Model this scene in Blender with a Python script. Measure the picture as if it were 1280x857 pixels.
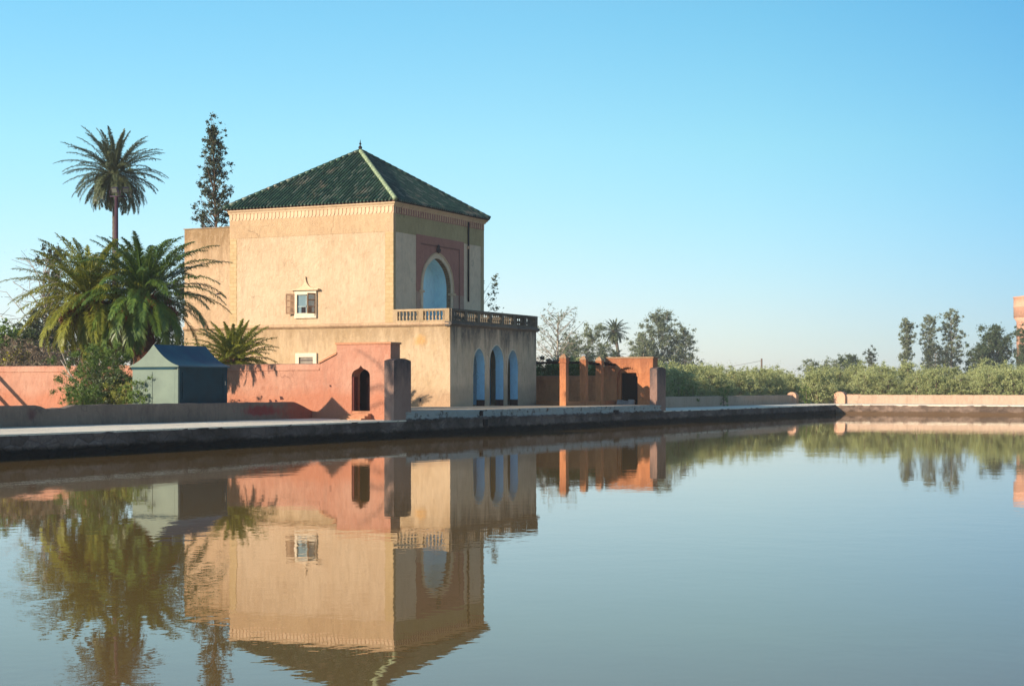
import bpy, bmesh, math, random
import numpy as np
from mathutils import Vector, Matrix
for o in list(bpy.data.objects): bpy.data.objects.remove(o)
C = bpy.context.scene.collection
R = math.radians
rnd = random.Random(7)
# ------------------------------------------------------------------ camera
# world frame: X runs along the quay away from the camera, Y inland, Z up, water level = 0
CU, CV, F, EYE, HY = 0.4330, 0.9014, 2040.0, 2.6, 485.0
sc = bpy.context.scene
cam = bpy.data.cameras.new('camera'); co = bpy.data.objects.new('camera', cam); C.objects.link(co)
cam.sensor_width = 36; cam.lens = F/1280*36; cam.shift_y = (HY-428.5)/1280
cam.clip_start = 0.1; cam.clip_end = 20000
co.location = (0, 0, EYE)
co.rotation_euler = (R(90), 0, math.atan2(CU, CV)-R(90))
sc.camera = co
# ------------------------------------------------------------------ light
SUN = Vector((1, -0.45, -0.37)).normalized()
EL = math.asin(-SUN.z); AZ = math.atan2(-SUN.x, -SUN.y)
w = bpy.data.worlds.new('World'); sc.world = w; w.use_nodes = True
nt = w.node_tree; nt.nodes.clear()
sky = nt.nodes.new('ShaderNodeTexSky'); sky.sky_type = 'NISHITA'; sky.sun_disc = False
sky.sun_elevation = EL; sky.sun_rotation = AZ
sky.altitude = 400; sky.air_density = 1.0; sky.dust_density = 0.3; sky.ozone_density = 3.0
# clear winter sky: deeper blue away from the sun, pale towards the horizon (directions are world directions)
tcd = nt.nodes.new('ShaderNodeTexCoord'); sepd = nt.nodes.new('ShaderNodeSeparateXYZ'); nt.links.new(tcd.outputs['Generated'], sepd.inputs[0])
er = nt.nodes.new('ShaderNodeValToRGB'); nt.links.new(sepd.outputs[2], er.inputs[0])
def stops(r, lst):
    el = r.color_ramp.elements
    while len(el) > 1: el.remove(el[0])
    el[0].position = lst[0][0]; el[0].color = (*lst[0][1], 1)
    for p, c in lst[1:]: e = el.new(p); e.color = (*c, 1)
stops(er, [(0.0, (0.80, 0.73, 0.88)), (0.045, (0.82, 0.79, 0.88)), (0.146, (0.80, 1.0, 0.88)), (0.222, (0.68, 1.04, 0.95)), (0.5, (0.80, 0.92, 0.90))])
dt = nt.nodes.new('ShaderNodeVectorMath'); dt.operation = 'DOT_PRODUCT'; nt.links.new(tcd.outputs['Generated'], dt.inputs[0]); dt.inputs[1].default_value = (CU, -CV, 0)
mr = nt.nodes.new('ShaderNodeMapRange'); mr.inputs[1].default_value = -1; mr.inputs[2].default_value = 1; nt.links.new(dt.outputs['Value'], mr.inputs[0])
ar_ = nt.nodes.new('ShaderNodeValToRGB'); nt.links.new(mr.outputs[0], ar_.inputs[0])
g_ = lambda v: (v, v, v)
stops(ar_, [(0.0, g_(0.95)), (0.35, g_(1.0)), (0.5, g_(0.80)), (0.57, (0.64, 0.69, 0.70)), (0.65, (0.40, 0.51, 0.60)), (0.78, (0.42, 0.48, 0.55)), (1.0, g_(0.75))])
hs = nt.nodes.new('ShaderNodeMix'); hs.data_type = 'RGBA'; hs.blend_type = 'MULTIPLY'; hs.inputs[0].default_value = 1.0
h2 = nt.nodes.new('ShaderNodeMix'); h2.data_type = 'RGBA'; h2.blend_type = 'MULTIPLY'; h2.inputs[0].default_value = 1.0
bg = nt.nodes.new('ShaderNodeBackground'); bg.inputs[1].default_value = 0.13
wo = nt.nodes.new('ShaderNodeOutputWorld')
nt.links.new(sky.outputs[0], hs.inputs[6]); nt.links.new(er.outputs[0], hs.inputs[7])
nt.links.new(hs.outputs[2], h2.inputs[6]); nt.links.new(ar_.outputs[0], h2.inputs[7])
nt.links.new(h2.outputs[2], bg.inputs[0]); nt.links.new(bg.outputs[0], wo.inputs[0])
sl = bpy.data.lights.new('sun', 'SUN'); sl.energy = 4.05; sl.angle = R(0.5); sl.color = (1.0, 0.84, 0.65)
so = bpy.data.objects.new('sun', sl); C.objects.link(so)
so.rotation_euler = SUN.to_track_quat('-Z', 'Y').to_euler(); so.location = (0, 0, 60)
sc.view_settings.view_transform = 'Standard'; sc.view_settings.look = 'None'
sc.view_settings.exposure = 0.9; sc.view_settings.gamma = 1.0; sc.view_settings.use_curve_mapping = False

# ------------------------------------------------------------------ helpers
def at(px, Z):
    """ground point seen in column px at depth Z"""
    xc = (px-640)/F*Z
    return (CU*xc+CV*Z, -CV*xc+CU*Z)
def zat(py, Z): return EYE+(HY-py)*Z/F
def dep(a, b): return CV*a+CU*b
def onb(px, b):      # x on the plane y=b seen in column px
    r = (px-640)/F; return (CV*b+CU*b*r)/(CU-CV*r)
def ona(px, a):      # y on the plane x=a seen in column px
    r = (px-640)/F; return (CU*a-r*CV*a)/(CV+CU*r)

class MB:
    def __init__(s): s.v = []; s.f = []; s.s = []
    def add(s, vs, fs, smooth=False):
        n = len(s.v); s.v += [tuple(p) for p in vs]
        for f in fs: s.f.append(tuple(i+n for i in f)); s.s.append(smooth)
        return s
    def box(s, x0, x1, y0, y1, z0, z1):
        v = [(x0,y0,z0),(x1,y0,z0),(x1,y1,z0),(x0,y1,z0),(x0,y0,z1),(x1,y0,z1),(x1,y1,z1),(x0,y1,z1)]
        return s.add(v, [(0,3,2,1),(4,5,6,7),(0,1,5,4),(1,2,6,5),(2,3,7,6),(3,0,4,7)])
    def prism(s, poly, d, fr):
        """poly in (u,v), extruded 0..d; fr maps (u,v,w)->world"""
        n = len(poly)
        v = [fr(u, q, 0) for u, q in poly]+[fr(u, q, d) for u, q in poly]
        f = [tuple(range(n)), tuple(range(2*n-1, n-1, -1))]
        for i in range(n): j = (i+1) % n; f.append((i, i+n, j+n, j))
        return s.add(v, f)
    def tube(s, pts, rad, n=6, cap=True):
        pts = [Vector(p) for p in pts]; vs = []; k = len(pts); up = Vector((0.13, 0.27, 1)).normalized()
        for i, p in enumerate(pts):
            t = (pts[min(i+1, k-1)]-pts[max(i-1, 0)])
            t = t.normalized() if t.length > 1e-9 else Vector((0, 0, 1))
            if abs(t.dot(up)) > 0.97: e1 = t.cross(Vector((1, 0, 0))).normalized()
            else: e1 = t.cross(up).normalized()
            e2 = t.cross(e1); r = rad[i] if hasattr(rad, '__len__') else rad
            for j in range(n):
                q = 2*math.pi*j/n; vs.append(p+e1*(r*math.cos(q))+e2*(r*math.sin(q)))
        fs = [(i*n+j, i*n+(j+1) % n, (i+1)*n+(j+1) % n, (i+1)*n+j) for i in range(k-1) for j in range(n)]
        if cap: fs += [tuple(range(n-1, -1, -1)), tuple((k-1)*n+j for j in range(n))]
        return s.add(vs, fs, True)
    def lathe(s, prof, c=(0, 0, 0), n=12):
        vs = []; k = len(prof)
        for r, z in prof:
            for j in range(n):
                q = 2*math.pi*j/n; vs.append((c[0]+r*math.cos(q), c[1]+r*math.sin(q), c[2]+z))
        fs = [(i*n+j, i*n+(j+1) % n, (i+1)*n+(j+1) % n, (i+1)*n+j) for i in range(k-1) for j in range(n)]
        fs += [tuple(range(n-1, -1, -1)), tuple((k-1)*n+j for j in range(n))]
        return s.add(vs, fs, True)

def wpos(p):
    v = Vector((0, 0, 0))
    while p is not None: v += p.location; p = p.parent
    return v
def obj(name, mb, mat, parent=None, origin=None, local=False):
    me = bpy.data.meshes.new(name)
    off = wpos(parent) if parent is not None else Vector((0, 0, 0))
    if local: off = Vector((0, 0, 0))
    if isinstance(mb, MB): v, f, s = mb.v, mb.f, mb.s
    else: v, f, s = mb
    me.from_pydata([(p[0]-off.x, p[1]-off.y, p[2]-off.z) for p in v], [], f)
    if s is True: me.polygons.foreach_set('use_smooth', [True]*len(me.polygons))
    elif s: me.polygons.foreach_set('use_smooth', s)
    me.update()
    me.materials.append(mat)
    o = bpy.data.objects.new(name, me); C.objects.link(o)
    if parent is not None: o.parent = parent
    return o
def recalc(o):
    bm = bmesh.new(); bm.from_mesh(o.data); bmesh.ops.recalc_face_normals(bm, faces=bm.faces); bm.to_mesh(o.data); bm.free(); return o
def tag(o, label=None, cat=None, group=None, kind=None):
    if label: o['label'] = label
    if cat: o['category'] = cat
    if group: o['group'] = group
    if kind: o['kind'] = kind
    return o
def thing(name, label, cat, loc=(0, 0, 0), group=None):
    o = bpy.data.objects.new(name, None); C.objects.link(o); o.location = loc
    o.empty_display_size = 0.3
    return tag(o, label, cat, group)
def copy_tree(o, parent=None):
    c = o.copy(); C.objects.link(c); c.parent = parent
    for ch in list(o.children): copy_tree(ch, c)
    return c

# ------------------------------------------------------------------ materials
def nodes(m):
    m.use_nodes = True; n = m.node_tree; n.nodes.clear()
    out = n.nodes.new('ShaderNodeOutputMaterial'); b = n.nodes.new('ShaderNodeBsdfPrincipled')
    n.links.new(b.outputs[0], out.inputs[0]); return n, b, out
def N(n, t, **k):
    x = n.nodes.new(t)
    for a, v in k.items(): setattr(x, a, v)
    return x
def noise(n, vec, scale, detail=4, rough=0.55, sc3=None):
    if sc3:
        mp = N(n, 'ShaderNodeMapping'); mp.inputs['Scale'].default_value = sc3; n.links.new(vec, mp.inputs[0]); vec = mp.outputs[0]
    t = N(n, 'ShaderNodeTexNoise'); t.inputs['Scale'].default_value = scale; t.inputs['Detail'].default_value = detail; t.inputs['Roughness'].default_value = rough
    n.links.new(vec, t.inputs['Vector']); return t.outputs[0]
def ramp(n, fac, a, b, lo=0.0, hi=1.0):
    r = N(n, 'ShaderNodeMapRange'); r.inputs[1].default_value = a; r.inputs[2].default_value = b
    r.inputs[3].default_value = lo; r.inputs[4].default_value = hi; n.links.new(fac, r.inputs[0]); return r.outputs[0]
def mix(n, fac, a, b, mode='MIX'):
    m = N(n, 'ShaderNodeMix', data_type='RGBA', blend_type=mode)
    for i, v in ((0, fac), (6, a), (7, b)):
        if hasattr(v, 'is_output') or isinstance(v, bpy.types.NodeSocket): n.links.new(v, m.inputs[i])
        else: m.inputs[i].default_value = v if i == 0 else (*v, 1)
    return m.outputs[2]
def math_(n, op, a, b=None):
    m = N(n, 'ShaderNodeMath', operation=op)
    for i, v in enumerate((a, b)):
        if v is None: continue
        if isinstance(v, bpy.types.NodeSocket): n.links.new(v, m.inputs[i])
        else: m.inputs[i].default_value = v
    return m.outputs[0]
def bump(n, b, h, strength, dist=0.02):
    bp = N(n, 'ShaderNodeBump'); bp.inputs['Strength'].default_value = strength; bp.inputs['Distance'].default_value = dist
    n.links.new(h, bp.inputs['Height']); n.links.new(bp.outputs[0], b.inputs['Normal']); return bp

def plaster(name, c, c2, stain=(0.12, 0.08, 0.05), streak=0.35, stain_amt=0.0, zs=None, patch=None, rough=0.9, bs=0.6, spots=None, foot=None):
    """weathered lime plaster: broad patches, vertical run marks, fine trowel relief; zs=(z_lo,z_hi) band of dirt"""
    m = bpy.data.materials.new(name); n, b, out = nodes(m)
    pos = N(n, 'ShaderNodeNewGeometry').outputs['Position']
    big = noise(n, pos, 0.35, 5, 0.6); st = noise(n, pos, 1.0, 5, 0.65, (2.6, 2.6, 0.28)); fine = noise(n, pos, 9, 5, 0.7)
    col = mix(n, ramp(n, big, 0.38, 0.62), c, c2)
    dk = tuple(x*0.74 for x in c)
    col = mix(n, math_(n, 'MULTIPLY', ramp(n, st, 0.5, 0.72), streak), col, dk)
    lt = tuple(min(1, x*1.16) for x in c)
    st2 = noise(n, pos, 1.7, 4, 0.6, (3.5, 3.5, 0.9))
    col = mix(n, math_(n, 'MULTIPLY', ramp(n, st2, 0.5, 0.7), 0.45), col, lt)
    col = mix(n, math_(n, 'MULTIPLY', ramp(n, fine, 0.55, 0.75), 0.25), col, dk)
    sep = N(n, 'ShaderNodeSeparateXYZ'); n.links.new(pos, sep.inputs[0])
    if zs:
        run = noise(n, pos, 1.0, 6, 0.7, (1.6, 1.6, 0.22))
        g = ramp(n, sep.outputs[2], zs[0], zs[1])
        k = ramp(n, math_(n, 'ADD', math_(n, 'MULTIPLY', g, 0.6), run), 0.72, 1.0)
        col = mix(n, math_(n, 'MULTIPLY', k, stain_amt), col, stain)
    if patch:   # list of (colour, (x,y,z), radii) blotches with ragged outline
        for pc, pp, pr, pa in patch:
            mp = N(n, 'ShaderNodeMapping'); mp.vector_type = 'POINT'
            mp.inputs['Location'].default_value = tuple(-pp[i]/pr[i] for i in range(3)); mp.inputs['Scale'].default_value = tuple(1/x for x in pr)
            n.links.new(pos, mp.inputs[0])
            ln = N(n, 'ShaderNodeVectorMath', operation='LENGTH'); n.links.new(mp.outputs[0], ln.inputs[0])
            d = math_(n, 'ADD', ln.outputs['Value'], math_(n, 'MULTIPLY', noise(n, pos, 3.0, 4), 1.2))
            col = mix(n, math_(n, 'MULTIPLY', ramp(n, d, 1.55, 1.05), pa), col, pc)
    if spots:   # chips where the coat has fallen off
        sp = noise(n, pos, spots[1], 3, 0.5)
        col = mix(n, ramp(n, sp, spots[2], spots[2]+0.02), col, spots[0])
    mt = noise(n, pos, 3.2, 5, 0.7, (1, 1, 0.6))
    col = mix(n, ramp(n, mt, 0.34, 0.50, 0.30, 0.0), col, tuple(min(1, x*1.15) for x in c))
    col = mix(n, ramp(n, mt, 0.54, 0.72, 0.0, 0.42), col, tuple(x*0.66 for x in c2))
    # fine settlement cracks, only here and there
    wob = N(n, 'ShaderNodeVectorMath', operation='ADD'); n.links.new(pos, wob.inputs[0])
    wn = N(n, 'ShaderNodeTexNoise'); wn.inputs['Scale'].default_value = 1.5; n.links.new(pos, wn.inputs['Vector']); n.links.new(wn.outputs['Color'], wob.inputs[1])
    ck = N(n, 'ShaderNodeTexVoronoi', feature='DISTANCE_TO_EDGE'); ck.inputs['Scale'].default_value = 0.33; n.links.new(wob.outputs[0], ck.inputs['Vector'])
    kc = math_(n, 'MULTIPLY', ramp(n, ck.outputs[0], 0.0, 0.012, 1.0, 0.0), ramp(n, noise(n, pos, 0.4, 2), 0.5, 0.6))
    col = mix(n, math_(n, 'MULTIPLY', kc, 0.55), col, tuple(x*0.4 for x in c2))
    if foot:    # rising damp and splash dirt at the base
        kf = ramp(n, math_(n, 'ADD', sep.outputs[2], math_(n, 'MULTIPLY', big, -1.3)), foot[0]-0.2, foot[0]-0.75)
        col = mix(n, math_(n, 'MULTIPLY', kf, foot[1]), col, foot[2])
    n.links.new(col, b.inputs['Base Color']); b.inputs['Roughness'].default_value = rough
    b.inputs['Specular IOR Level'].default_value = 0.2
    h = math_(n, 'ADD', noise(n, pos, 3.5, 6, 0.7, (1, 1, 0.7)), math_(n, 'MULTIPLY', noise(n, pos, 16, 3), 0.35))
    bump(n, b, h, min(1.0, bs*1.6), 0.10)
    return m
def simple(name, c, rough=0.7, metal=0.0, var=0.2, scale=3.0, bs=0.2, spec=0.4, c2=None):
    m = bpy.data.materials.new(name); n, b, out = nodes(m)
    pos = N(n, 'ShaderNodeNewGeometry').outputs['Position']
    t = noise(n, pos, scale, 5, 0.6)
    c2 = c2 or tuple(x*(1-var*1.6) for x in c)
    n.links.new(mix(n, ramp(n, t, 0.35, 0.68), tuple(min(1, x*(1+var*0.4)) for x in c), c2), b.inputs['Base Color'])
    b.inputs['Roughness'].default_value = rough; b.inputs['Metallic'].default_value = metal
    b.inputs['Specular IOR Level'].default_value = spec
    if bs: bump(n, b, noise(n, pos, scale*6, 4), bs, 0.02)
    return m
def leafmat(name, c, c2, trans=0.35, rough=0.55, spec=0.35):
    m = bpy.data.materials.new(name); n, b, out = nodes(m)
    g = N(n, 'ShaderNodeNewGeometry'); oi = N(n, 'ShaderNodeObjectInfo')
    col = mix(n, g.outputs['Random Per Island'], c, c2)
    tc = N(n, 'ShaderNodeTexCoord').outputs['Object']
    col = mix(n, ramp(n, noise(n, tc, 0.7, 3), 0.35, 0.65, 0.0, 0.55), col, tuple(x*0.62 for x in c))
    col = mix(n, ramp(n, oi.outputs['Random'], 0, 1, 0, 0.3), col, tuple(x*1.3 for x in c2))
    n.links.new(col, b.inputs['Base Color']); b.inputs['Roughness'].default_value = rough; b.inputs['Specular IOR Level'].default_value = spec
    tr = N(n, 'ShaderNodeBsdfTranslucent'); n.links.new(mix(n, 0.5, col, tuple(min(1, x*1.5) for x in c2)), tr.inputs[0])
    mx = N(n, 'ShaderNodeMixShader'); mx.inputs[0].default_value = trans
    n.links.new(b.outputs[0], mx.inputs[1]); n.links.new(tr.outputs[0], mx.inputs[2]); n.links.new(mx.outputs[0], out.inputs[0])
    return m
def stonemat(name, dry, wet, zl, pale=None, zp=None, crack=0.5):
    """rubble quay stone: blocks, pale lime-wash remains above, wet algae-dark foot"""
    m = bpy.data.materials.new(name); n, b, out = nodes(m)
    pos = N(n, 'ShaderNodeNewGeometry').outputs['Position']
    v = N(n, 'ShaderNodeTexVoronoi'); mp = N(n, 'ShaderNodeMapping'); mp.inputs['Scale'].default_value = (1.1, 1.1, 2.4)
    n.links.new(pos, mp.inputs[0]); n.links.new(mp.outputs[0], v.inputs['Vector']); v.inputs['Scale'].default_value = 1.0
    v2 = N(n, 'ShaderNodeTexVoronoi', feature='DISTANCE_TO_EDGE'); n.links.new(mp.outputs[0], v2.inputs['Vector']); v2.inputs['Scale'].default_value = 1.0
    nz = noise(n, pos, 1.3, 6, 0.7); fine = noise(n, pos, 8, 5, 0.7)
    bw = N(n, 'ShaderNodeRGBToBW'); n.links.new(v.outputs['Color'], bw.inputs[0])
    col = mix(n, bw.outputs[0], tuple(x*0.5 for x in dry), tuple(x*1.35 for x in dry))
    col = mix(n, ramp(n, noise(n, pos, 0.35, 5, 0.7), 0.42, 0.58), col, tuple(x*0.3 for x in dry))
    col = mix(n, ramp(n, fine, 0.4, 0.7, 0, 0.7), col, tuple(x*0.5 for x in dry))
    col = mix(n, ramp(n, v2.outputs[0], 0.0, 0.06, crack, 0.0), col, tuple(x*0.25 for x in dry))
    sep = N(n, 'ShaderNodeSeparateXYZ'); n.links.new(pos, sep.inputs[0])
    if pale:
        k = ramp(n, math_(n, 'ADD', sep.outputs[2], math_(n, 'MULTIPLY', nz, 0.5)), zp-0.03, zp+0.05)
        k = math_(n, 'MULTIPLY', k, ramp(n, noise(n, pos, 2.2, 5, 0.7), 0.36, 0.46))
        col = mix(n, k, col, pale)
    k = ramp(n, math_(n, 'ADD', sep.outputs[2], math_(n, 'MULTIPLY', nz, 0.45)), zl+0.12, zl-0.02)
    col = mix(n, math_(n, 'MULTIPLY', k, 0.92), col, wet)
    n.links.new(col, b.inputs['Base Color']); b.inputs['Roughness'].default_value = 0.95; b.inputs['Specular IOR Level'].default_value = 0.04
    h = math_(n, 'ADD', ramp(n, v2.outputs[0], 0, 0.12, 0, crack), math_(n, 'MULTIPLY', fine, 0.8))
    bump(n, b, h, 0.9, 0.07)
    return m
def brickmat(name, c, c2, mortar, sc_, plane='YZ'):
    m = bpy.data.materials.new(name); n, b, out = nodes(m)
    pos = N(n, 'ShaderNodeNewGeometry').outputs['Position']
    sep = N(n, 'ShaderNodeSeparateXYZ'); n.links.new(pos, sep.inputs[0]); cb = N(n, 'ShaderNodeCombineXYZ')
    s_ = math_(n, 'ADD', sep.outputs[0], sep.outputs[1])
    n.links.new(s_, cb.inputs[0]); n.links.new(sep.outputs[2], cb.inputs[1])
    t = N(n, 'ShaderNodeTexBrick'); t.inputs['Color1'].default_value = (*c, 1); t.inputs['Color2'].default_value = (*c2, 1); t.inputs['Mortar'].default_value = (*mortar, 1)
    t.inputs['Scale'].default_value = 1.0; t.inputs['Brick Width'].default_value = sc_[0]; t.inputs['Row Height'].default_value = sc_[1]; t.inputs['Mortar Size'].default_value = sc_[2]; t.inputs['Mortar Smooth'].default_value = 0.3
    n.links.new(cb.outputs[0], t.inputs['Vector'])
    col = mix(n, ramp(n, noise(n, pos, 1.5, 5, 0.65), 0.4, 0.7, 0, 0.5), t.outputs[0], tuple(x*0.7 for x in c))
    n.links.new(col, b.inputs['Base Color']); b.inputs['Roughness'].default_value = 0.9; b.inputs['Specular IOR Level'].default_value = 0.2
    h = math_(n, 'ADD', math_(n, 'MULTIPLY', t.outputs['Fac'], -1.0), noise(n, pos, 12, 4)); bump(n, b, h, 0.6, 0.03)
    return m

M = {}
OCH, OCH2 = (0.50, 0.36, 0.225), (0.44, 0.30, 0.17)
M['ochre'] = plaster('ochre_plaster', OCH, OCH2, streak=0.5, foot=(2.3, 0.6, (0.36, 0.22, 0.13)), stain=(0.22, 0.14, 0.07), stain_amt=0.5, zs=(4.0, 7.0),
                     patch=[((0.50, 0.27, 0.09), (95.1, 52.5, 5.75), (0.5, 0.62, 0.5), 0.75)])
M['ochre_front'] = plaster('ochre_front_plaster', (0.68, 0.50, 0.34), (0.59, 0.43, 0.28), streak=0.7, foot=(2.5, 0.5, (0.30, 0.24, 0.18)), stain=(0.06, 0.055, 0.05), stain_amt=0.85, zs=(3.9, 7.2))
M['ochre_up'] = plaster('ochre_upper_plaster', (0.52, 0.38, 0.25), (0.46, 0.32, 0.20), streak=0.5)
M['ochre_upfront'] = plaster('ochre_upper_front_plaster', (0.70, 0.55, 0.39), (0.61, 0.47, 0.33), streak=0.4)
M['ochre_ext'] = plaster('ochre_annexe_plaster', (0.49, 0.34, 0.21), (0.43, 0.28, 0.165), streak=0.8, stain=(0.20, 0.12, 0.05), stain_amt=0.75, zs=(9.5, 14.2))
M['band'] = plaster('yellow_band_plaster', (0.48, 0.33, 0.195), (0.43, 0.285, 0.165), streak=0.5)
M['quoin'] = brickmat('yellow_brick_quoin', (0.49, 0.35, 0.19), (0.43, 0.30, 0.155), (0.42, 0.28, 0.13), (0.55, 0.27, 0.02))
M['cream'] = plaster('cream_moulding', (0.58, 0.42, 0.27), (0.50, 0.35, 0.22), streak=0.3, bs=0.2)
M['pink'] = plaster('faded_pink_plaster', (0.36, 0.17, 0.13), (0.31, 0.14, 0.11), streak=0.4, bs=0.3)
M['pink_soft'] = plaster('pale_pink_plaster', (0.60, 0.40, 0.26), (0.55, 0.36, 0.23), streak=0.4, bs=0.3)
M['white'] = plaster('white_limewash', (0.66, 0.56, 0.42), (0.58, 0.48, 0.35), streak=0.25, bs=0.2)
M['skyblue'] = plaster('pale_blue_limewash', (0.58, 0.85, 0.93), (0.53, 0.81, 0.91), streak=0.2, bs=0.2)
M['blue'] = plaster('blue_limewash', (0.42, 0.72, 0.93), (0.38, 0.67, 0.90), streak=0.2, bs=0.2)
M['skirt'] = plaster('dark_brown_skirting', (0.07, 0.028, 0.025), (0.05, 0.02, 0.02), bs=0.2)
M['salmon'] = plaster('salmon_plaster', (0.46, 0.24, 0.165), (0.42, 0.185, 0.12), streak=0.6, foot=(2.2, 0.6, (0.42, 0.15, 0.08)), stain=(0.50, 0.20, 0.10), spots=((0.16, 0.045, 0.03), 1.7, 0.735))
M['salmon_cope'] = plaster('salmon_coping', (0.52, 0.25, 0.14), (0.44, 0.20, 0.11), streak=0.4)
M['brickred'] = plaster('orange_plaster', (0.52, 0.215, 0.095), (0.43, 0.16, 0.07), streak=0.6, stain=(0.2, 0.07, 0.04), stain_amt=0.6, zs=(2.0, 5.0))
M['brickred_cope'] = plaster('orange_coping', (0.36, 0.22, 0.13), (0.30, 0.16, 0.09), streak=0.5)
M['greycope'] = plaster('weathered_grey_plaster', (0.30, 0.19, 0.15), (0.24, 0.145, 0.115), streak=0.5, stain=(0.05, 0.045, 0.05), stain_amt=0.9, zs=(1.6, 4.4))
M['lowwall'] = plaster('grey_lime_render', (0.235, 0.18, 0.14), (0.17, 0.125, 0.10), streak=0.6, patch=[((0.30, 0.03, 0.03), (69.5, 47.6, 1.45), (2.2, 0.6, 0.35), 0.8), ((0.32, 0.09, 0.06), (73.2, 47.6, 1.3), (2.4, 0.6, 0.9), 0.8), ((0.12, 0.05, 0.05), (52.8, 47.6, 1.5), (0.35, 0.5, 0.3), 0.9)])
M['farwall'] = plaster('pale_ochre_render', (0.45, 0.32, 0.235), (0.39, 0.27, 0.19), streak=0.6)
M['path'] = plaster('pale_path_concrete', (0.85, 0.76, 0.60), (0.74, 0.66, 0.52), streak=0.2)
M['quay'] = stonemat('quay_stone', (0.20, 0.15, 0.13), (0.006, 0.005, 0.005), 0.56, crack=0.45)
M['quay_pale'] = stonemat('quay_stone_limewashed', (0.17, 0.13, 0.115), (0.008, 0.006, 0.006), 0.5, crack=0.55, pale=(0.33, 0.35, 0.33), zp=1.2)
M['quay_far'] = stonemat('far_quay_stone', (0.27, 0.19, 0.145), (0.10, 0.062, 0.035), 0.42, crack=0.0)
M['tile'] = None
M['metal_dark'] = simple('dark_painted_metal', (0.06, 0.035, 0.06), 0.5, 0.3)
M['pole'] = simple('brown_painted_steel', (0.075, 0.035, 0.045), 0.45, 0.2)
M['glass_dark'] = simple('dark_window_glass', (0.02, 0.025, 0.03), 0.08, 0, 0.1, 1.0, 0.0, 0.6)
M['wood'] = simple('weathered_shutter_wood', (0.30, 0.17, 0.09), 0.7, c2=(0.20, 0.11, 0.06))
M['door'] = simple('dark_wood_door', (0.012, 0.005, 0.006), 0.95, spec=0.03)  # near-black stands for the unlit depth of open doorways; beams share it
M['void'] = simple('unlit_room_plaster', (0.03, 0.024, 0.026), 0.9, spec=0.05)  # near-black colour draws the dark of openings; also pipe and finial
M['teal'] = simple('faded_sage_paint', (0.12, 0.165, 0.125), 0.5, 0.0, 0.12, 1.2, 0.1, c2=(0.095, 0.135, 0.105))
M['tealroof'] = simple('blue_green_roof_sheet', (0.012, 0.085, 0.115), 0.5, 0.0, 0.15, 0.8, 0.1, c2=(0.006, 0.045, 0.09))
M['tealdark'] = simple('blue_green_painted_boards', (0.006, 0.040, 0.058), 0.9, 0.0, 0.15, 1.5, 0.1)  # kiosk's shaded side: its shade is put into a darker, bluer paint
M['bark'] = simple('bark', (0.16, 0.11, 0.08), 0.95, bs=0.8)
M['bark_pale'] = simple('pale_bark', (0.34, 0.29, 0.24), 0.9, bs=0.5)
M['palmtrunk'] = simple('palm_trunk_fibre', (0.17, 0.065, 0.035), 0.95, bs=1.0, scale=5, c2=(0.08, 0.03, 0.02))
M['palmgrey'] = simple('grey_palm_trunk', (0.13, 0.10, 0.08), 0.95, bs=1.0, scale=5)
M['fruit'] = leafmat('date_stalks', (0.28, 0.07, 0.02), (0.20, 0.04, 0.012), 0.1)
M['palmleaf'] = leafmat('palm_leaflet_green', (0.045, 0.10, 0.02), (0.16, 0.235, 0.035), 0.25, 0.42, 0.5)
M['palmyellow'] = leafmat('palm_leaflet_olive', (0.12, 0.145, 0.02), (0.32, 0.32, 0.045), 0.35, 0.45, 0.5)
M['palmblue'] = leafmat('palm_leaflet_greyish', (0.045, 0.065, 0.035), (0.12, 0.135, 0.06), 0.25, 0.45, 0.5)
M['olive'] = leafmat('olive_leaf', (0.13, 0.165, 0.055), (0.48, 0.50, 0.22), 0.22, 0.5)
M['euca'] = leafmat('eucalyptus_leaf', (0.10, 0.13, 0.075), (0.23, 0.25, 0.14), 0.25)
M['dark'] = leafmat('dark_conifer_leaf', (0.035, 0.05, 0.028), (0.075, 0.09, 0.045), 0.15)
M['shrub'] = leafmat('shrub_leaf', (0.045, 0.095, 0.015), (0.15, 0.22, 0.04), 0.3)
M['shrubdark'] = leafmat('dark_shrub_leaf', (0.035, 0.06, 0.022), (0.09, 0.12, 0.04), 0.2)
M['twig'] = leafmat('dry_twig', (0.14, 0.10, 0.07), (0.24, 0.18, 0.12), 0.1)
M['blossom'] = leafmat('yellowing_leaf', (0.35, 0.33, 0.03), (0.5, 0.45, 0.06), 0.3)

def tilemat():
    m = bpy.data.materials.new('green_glazed_tile'); n, b, out = nodes(m)
    g = N(n, 'ShaderNodeNewGeometry'); pos = g.outputs['Position']
    col = mix(n, g.outputs['Random Per Island'], (0.010, 0.030, 0.020), (0.028, 0.065, 0.042))
    v = N(n, 'ShaderNodeTexVoronoi'); v.inputs['Scale'].default_value = 2.6; n.links.new(pos, v.inputs['Vector'])
    bw = N(n, 'ShaderNodeRGBToBW'); n.links.new(v.outputs['Color'], bw.inputs[0])
    col = mix(n, ramp(n, bw.outputs[0], 0.55, 0.75, 0, 0.7), col, (0.04, 0.09, 0.055))
    k = math_(n, 'MULTIPLY', ramp(n, noise(n, pos, 0.45, 5, 0.6), 0.53, 0.64), ramp(n, bw.outputs[0], 0.35, 0.5))
    col = mix(n, math_(n, 'MULTIPLY', k, 0.8), col, (0.17, 0.14, 0.10))
    col = mix(n, ramp(n, g.outputs['Random Per Island'], 0.86, 0.9, 0, 0.6), col, (0.15, 0.17, 0.13))
    n.links.new(col, b.inputs['Base Color']); b.inputs['Roughness'].default_value = 0.38; b.inputs['Specular IOR Level'].default_value = 0.3
    bump(n, b, noise(n, pos, 6, 4), 0.5, 0.03); return m
M['tile'] = tilemat()
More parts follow.
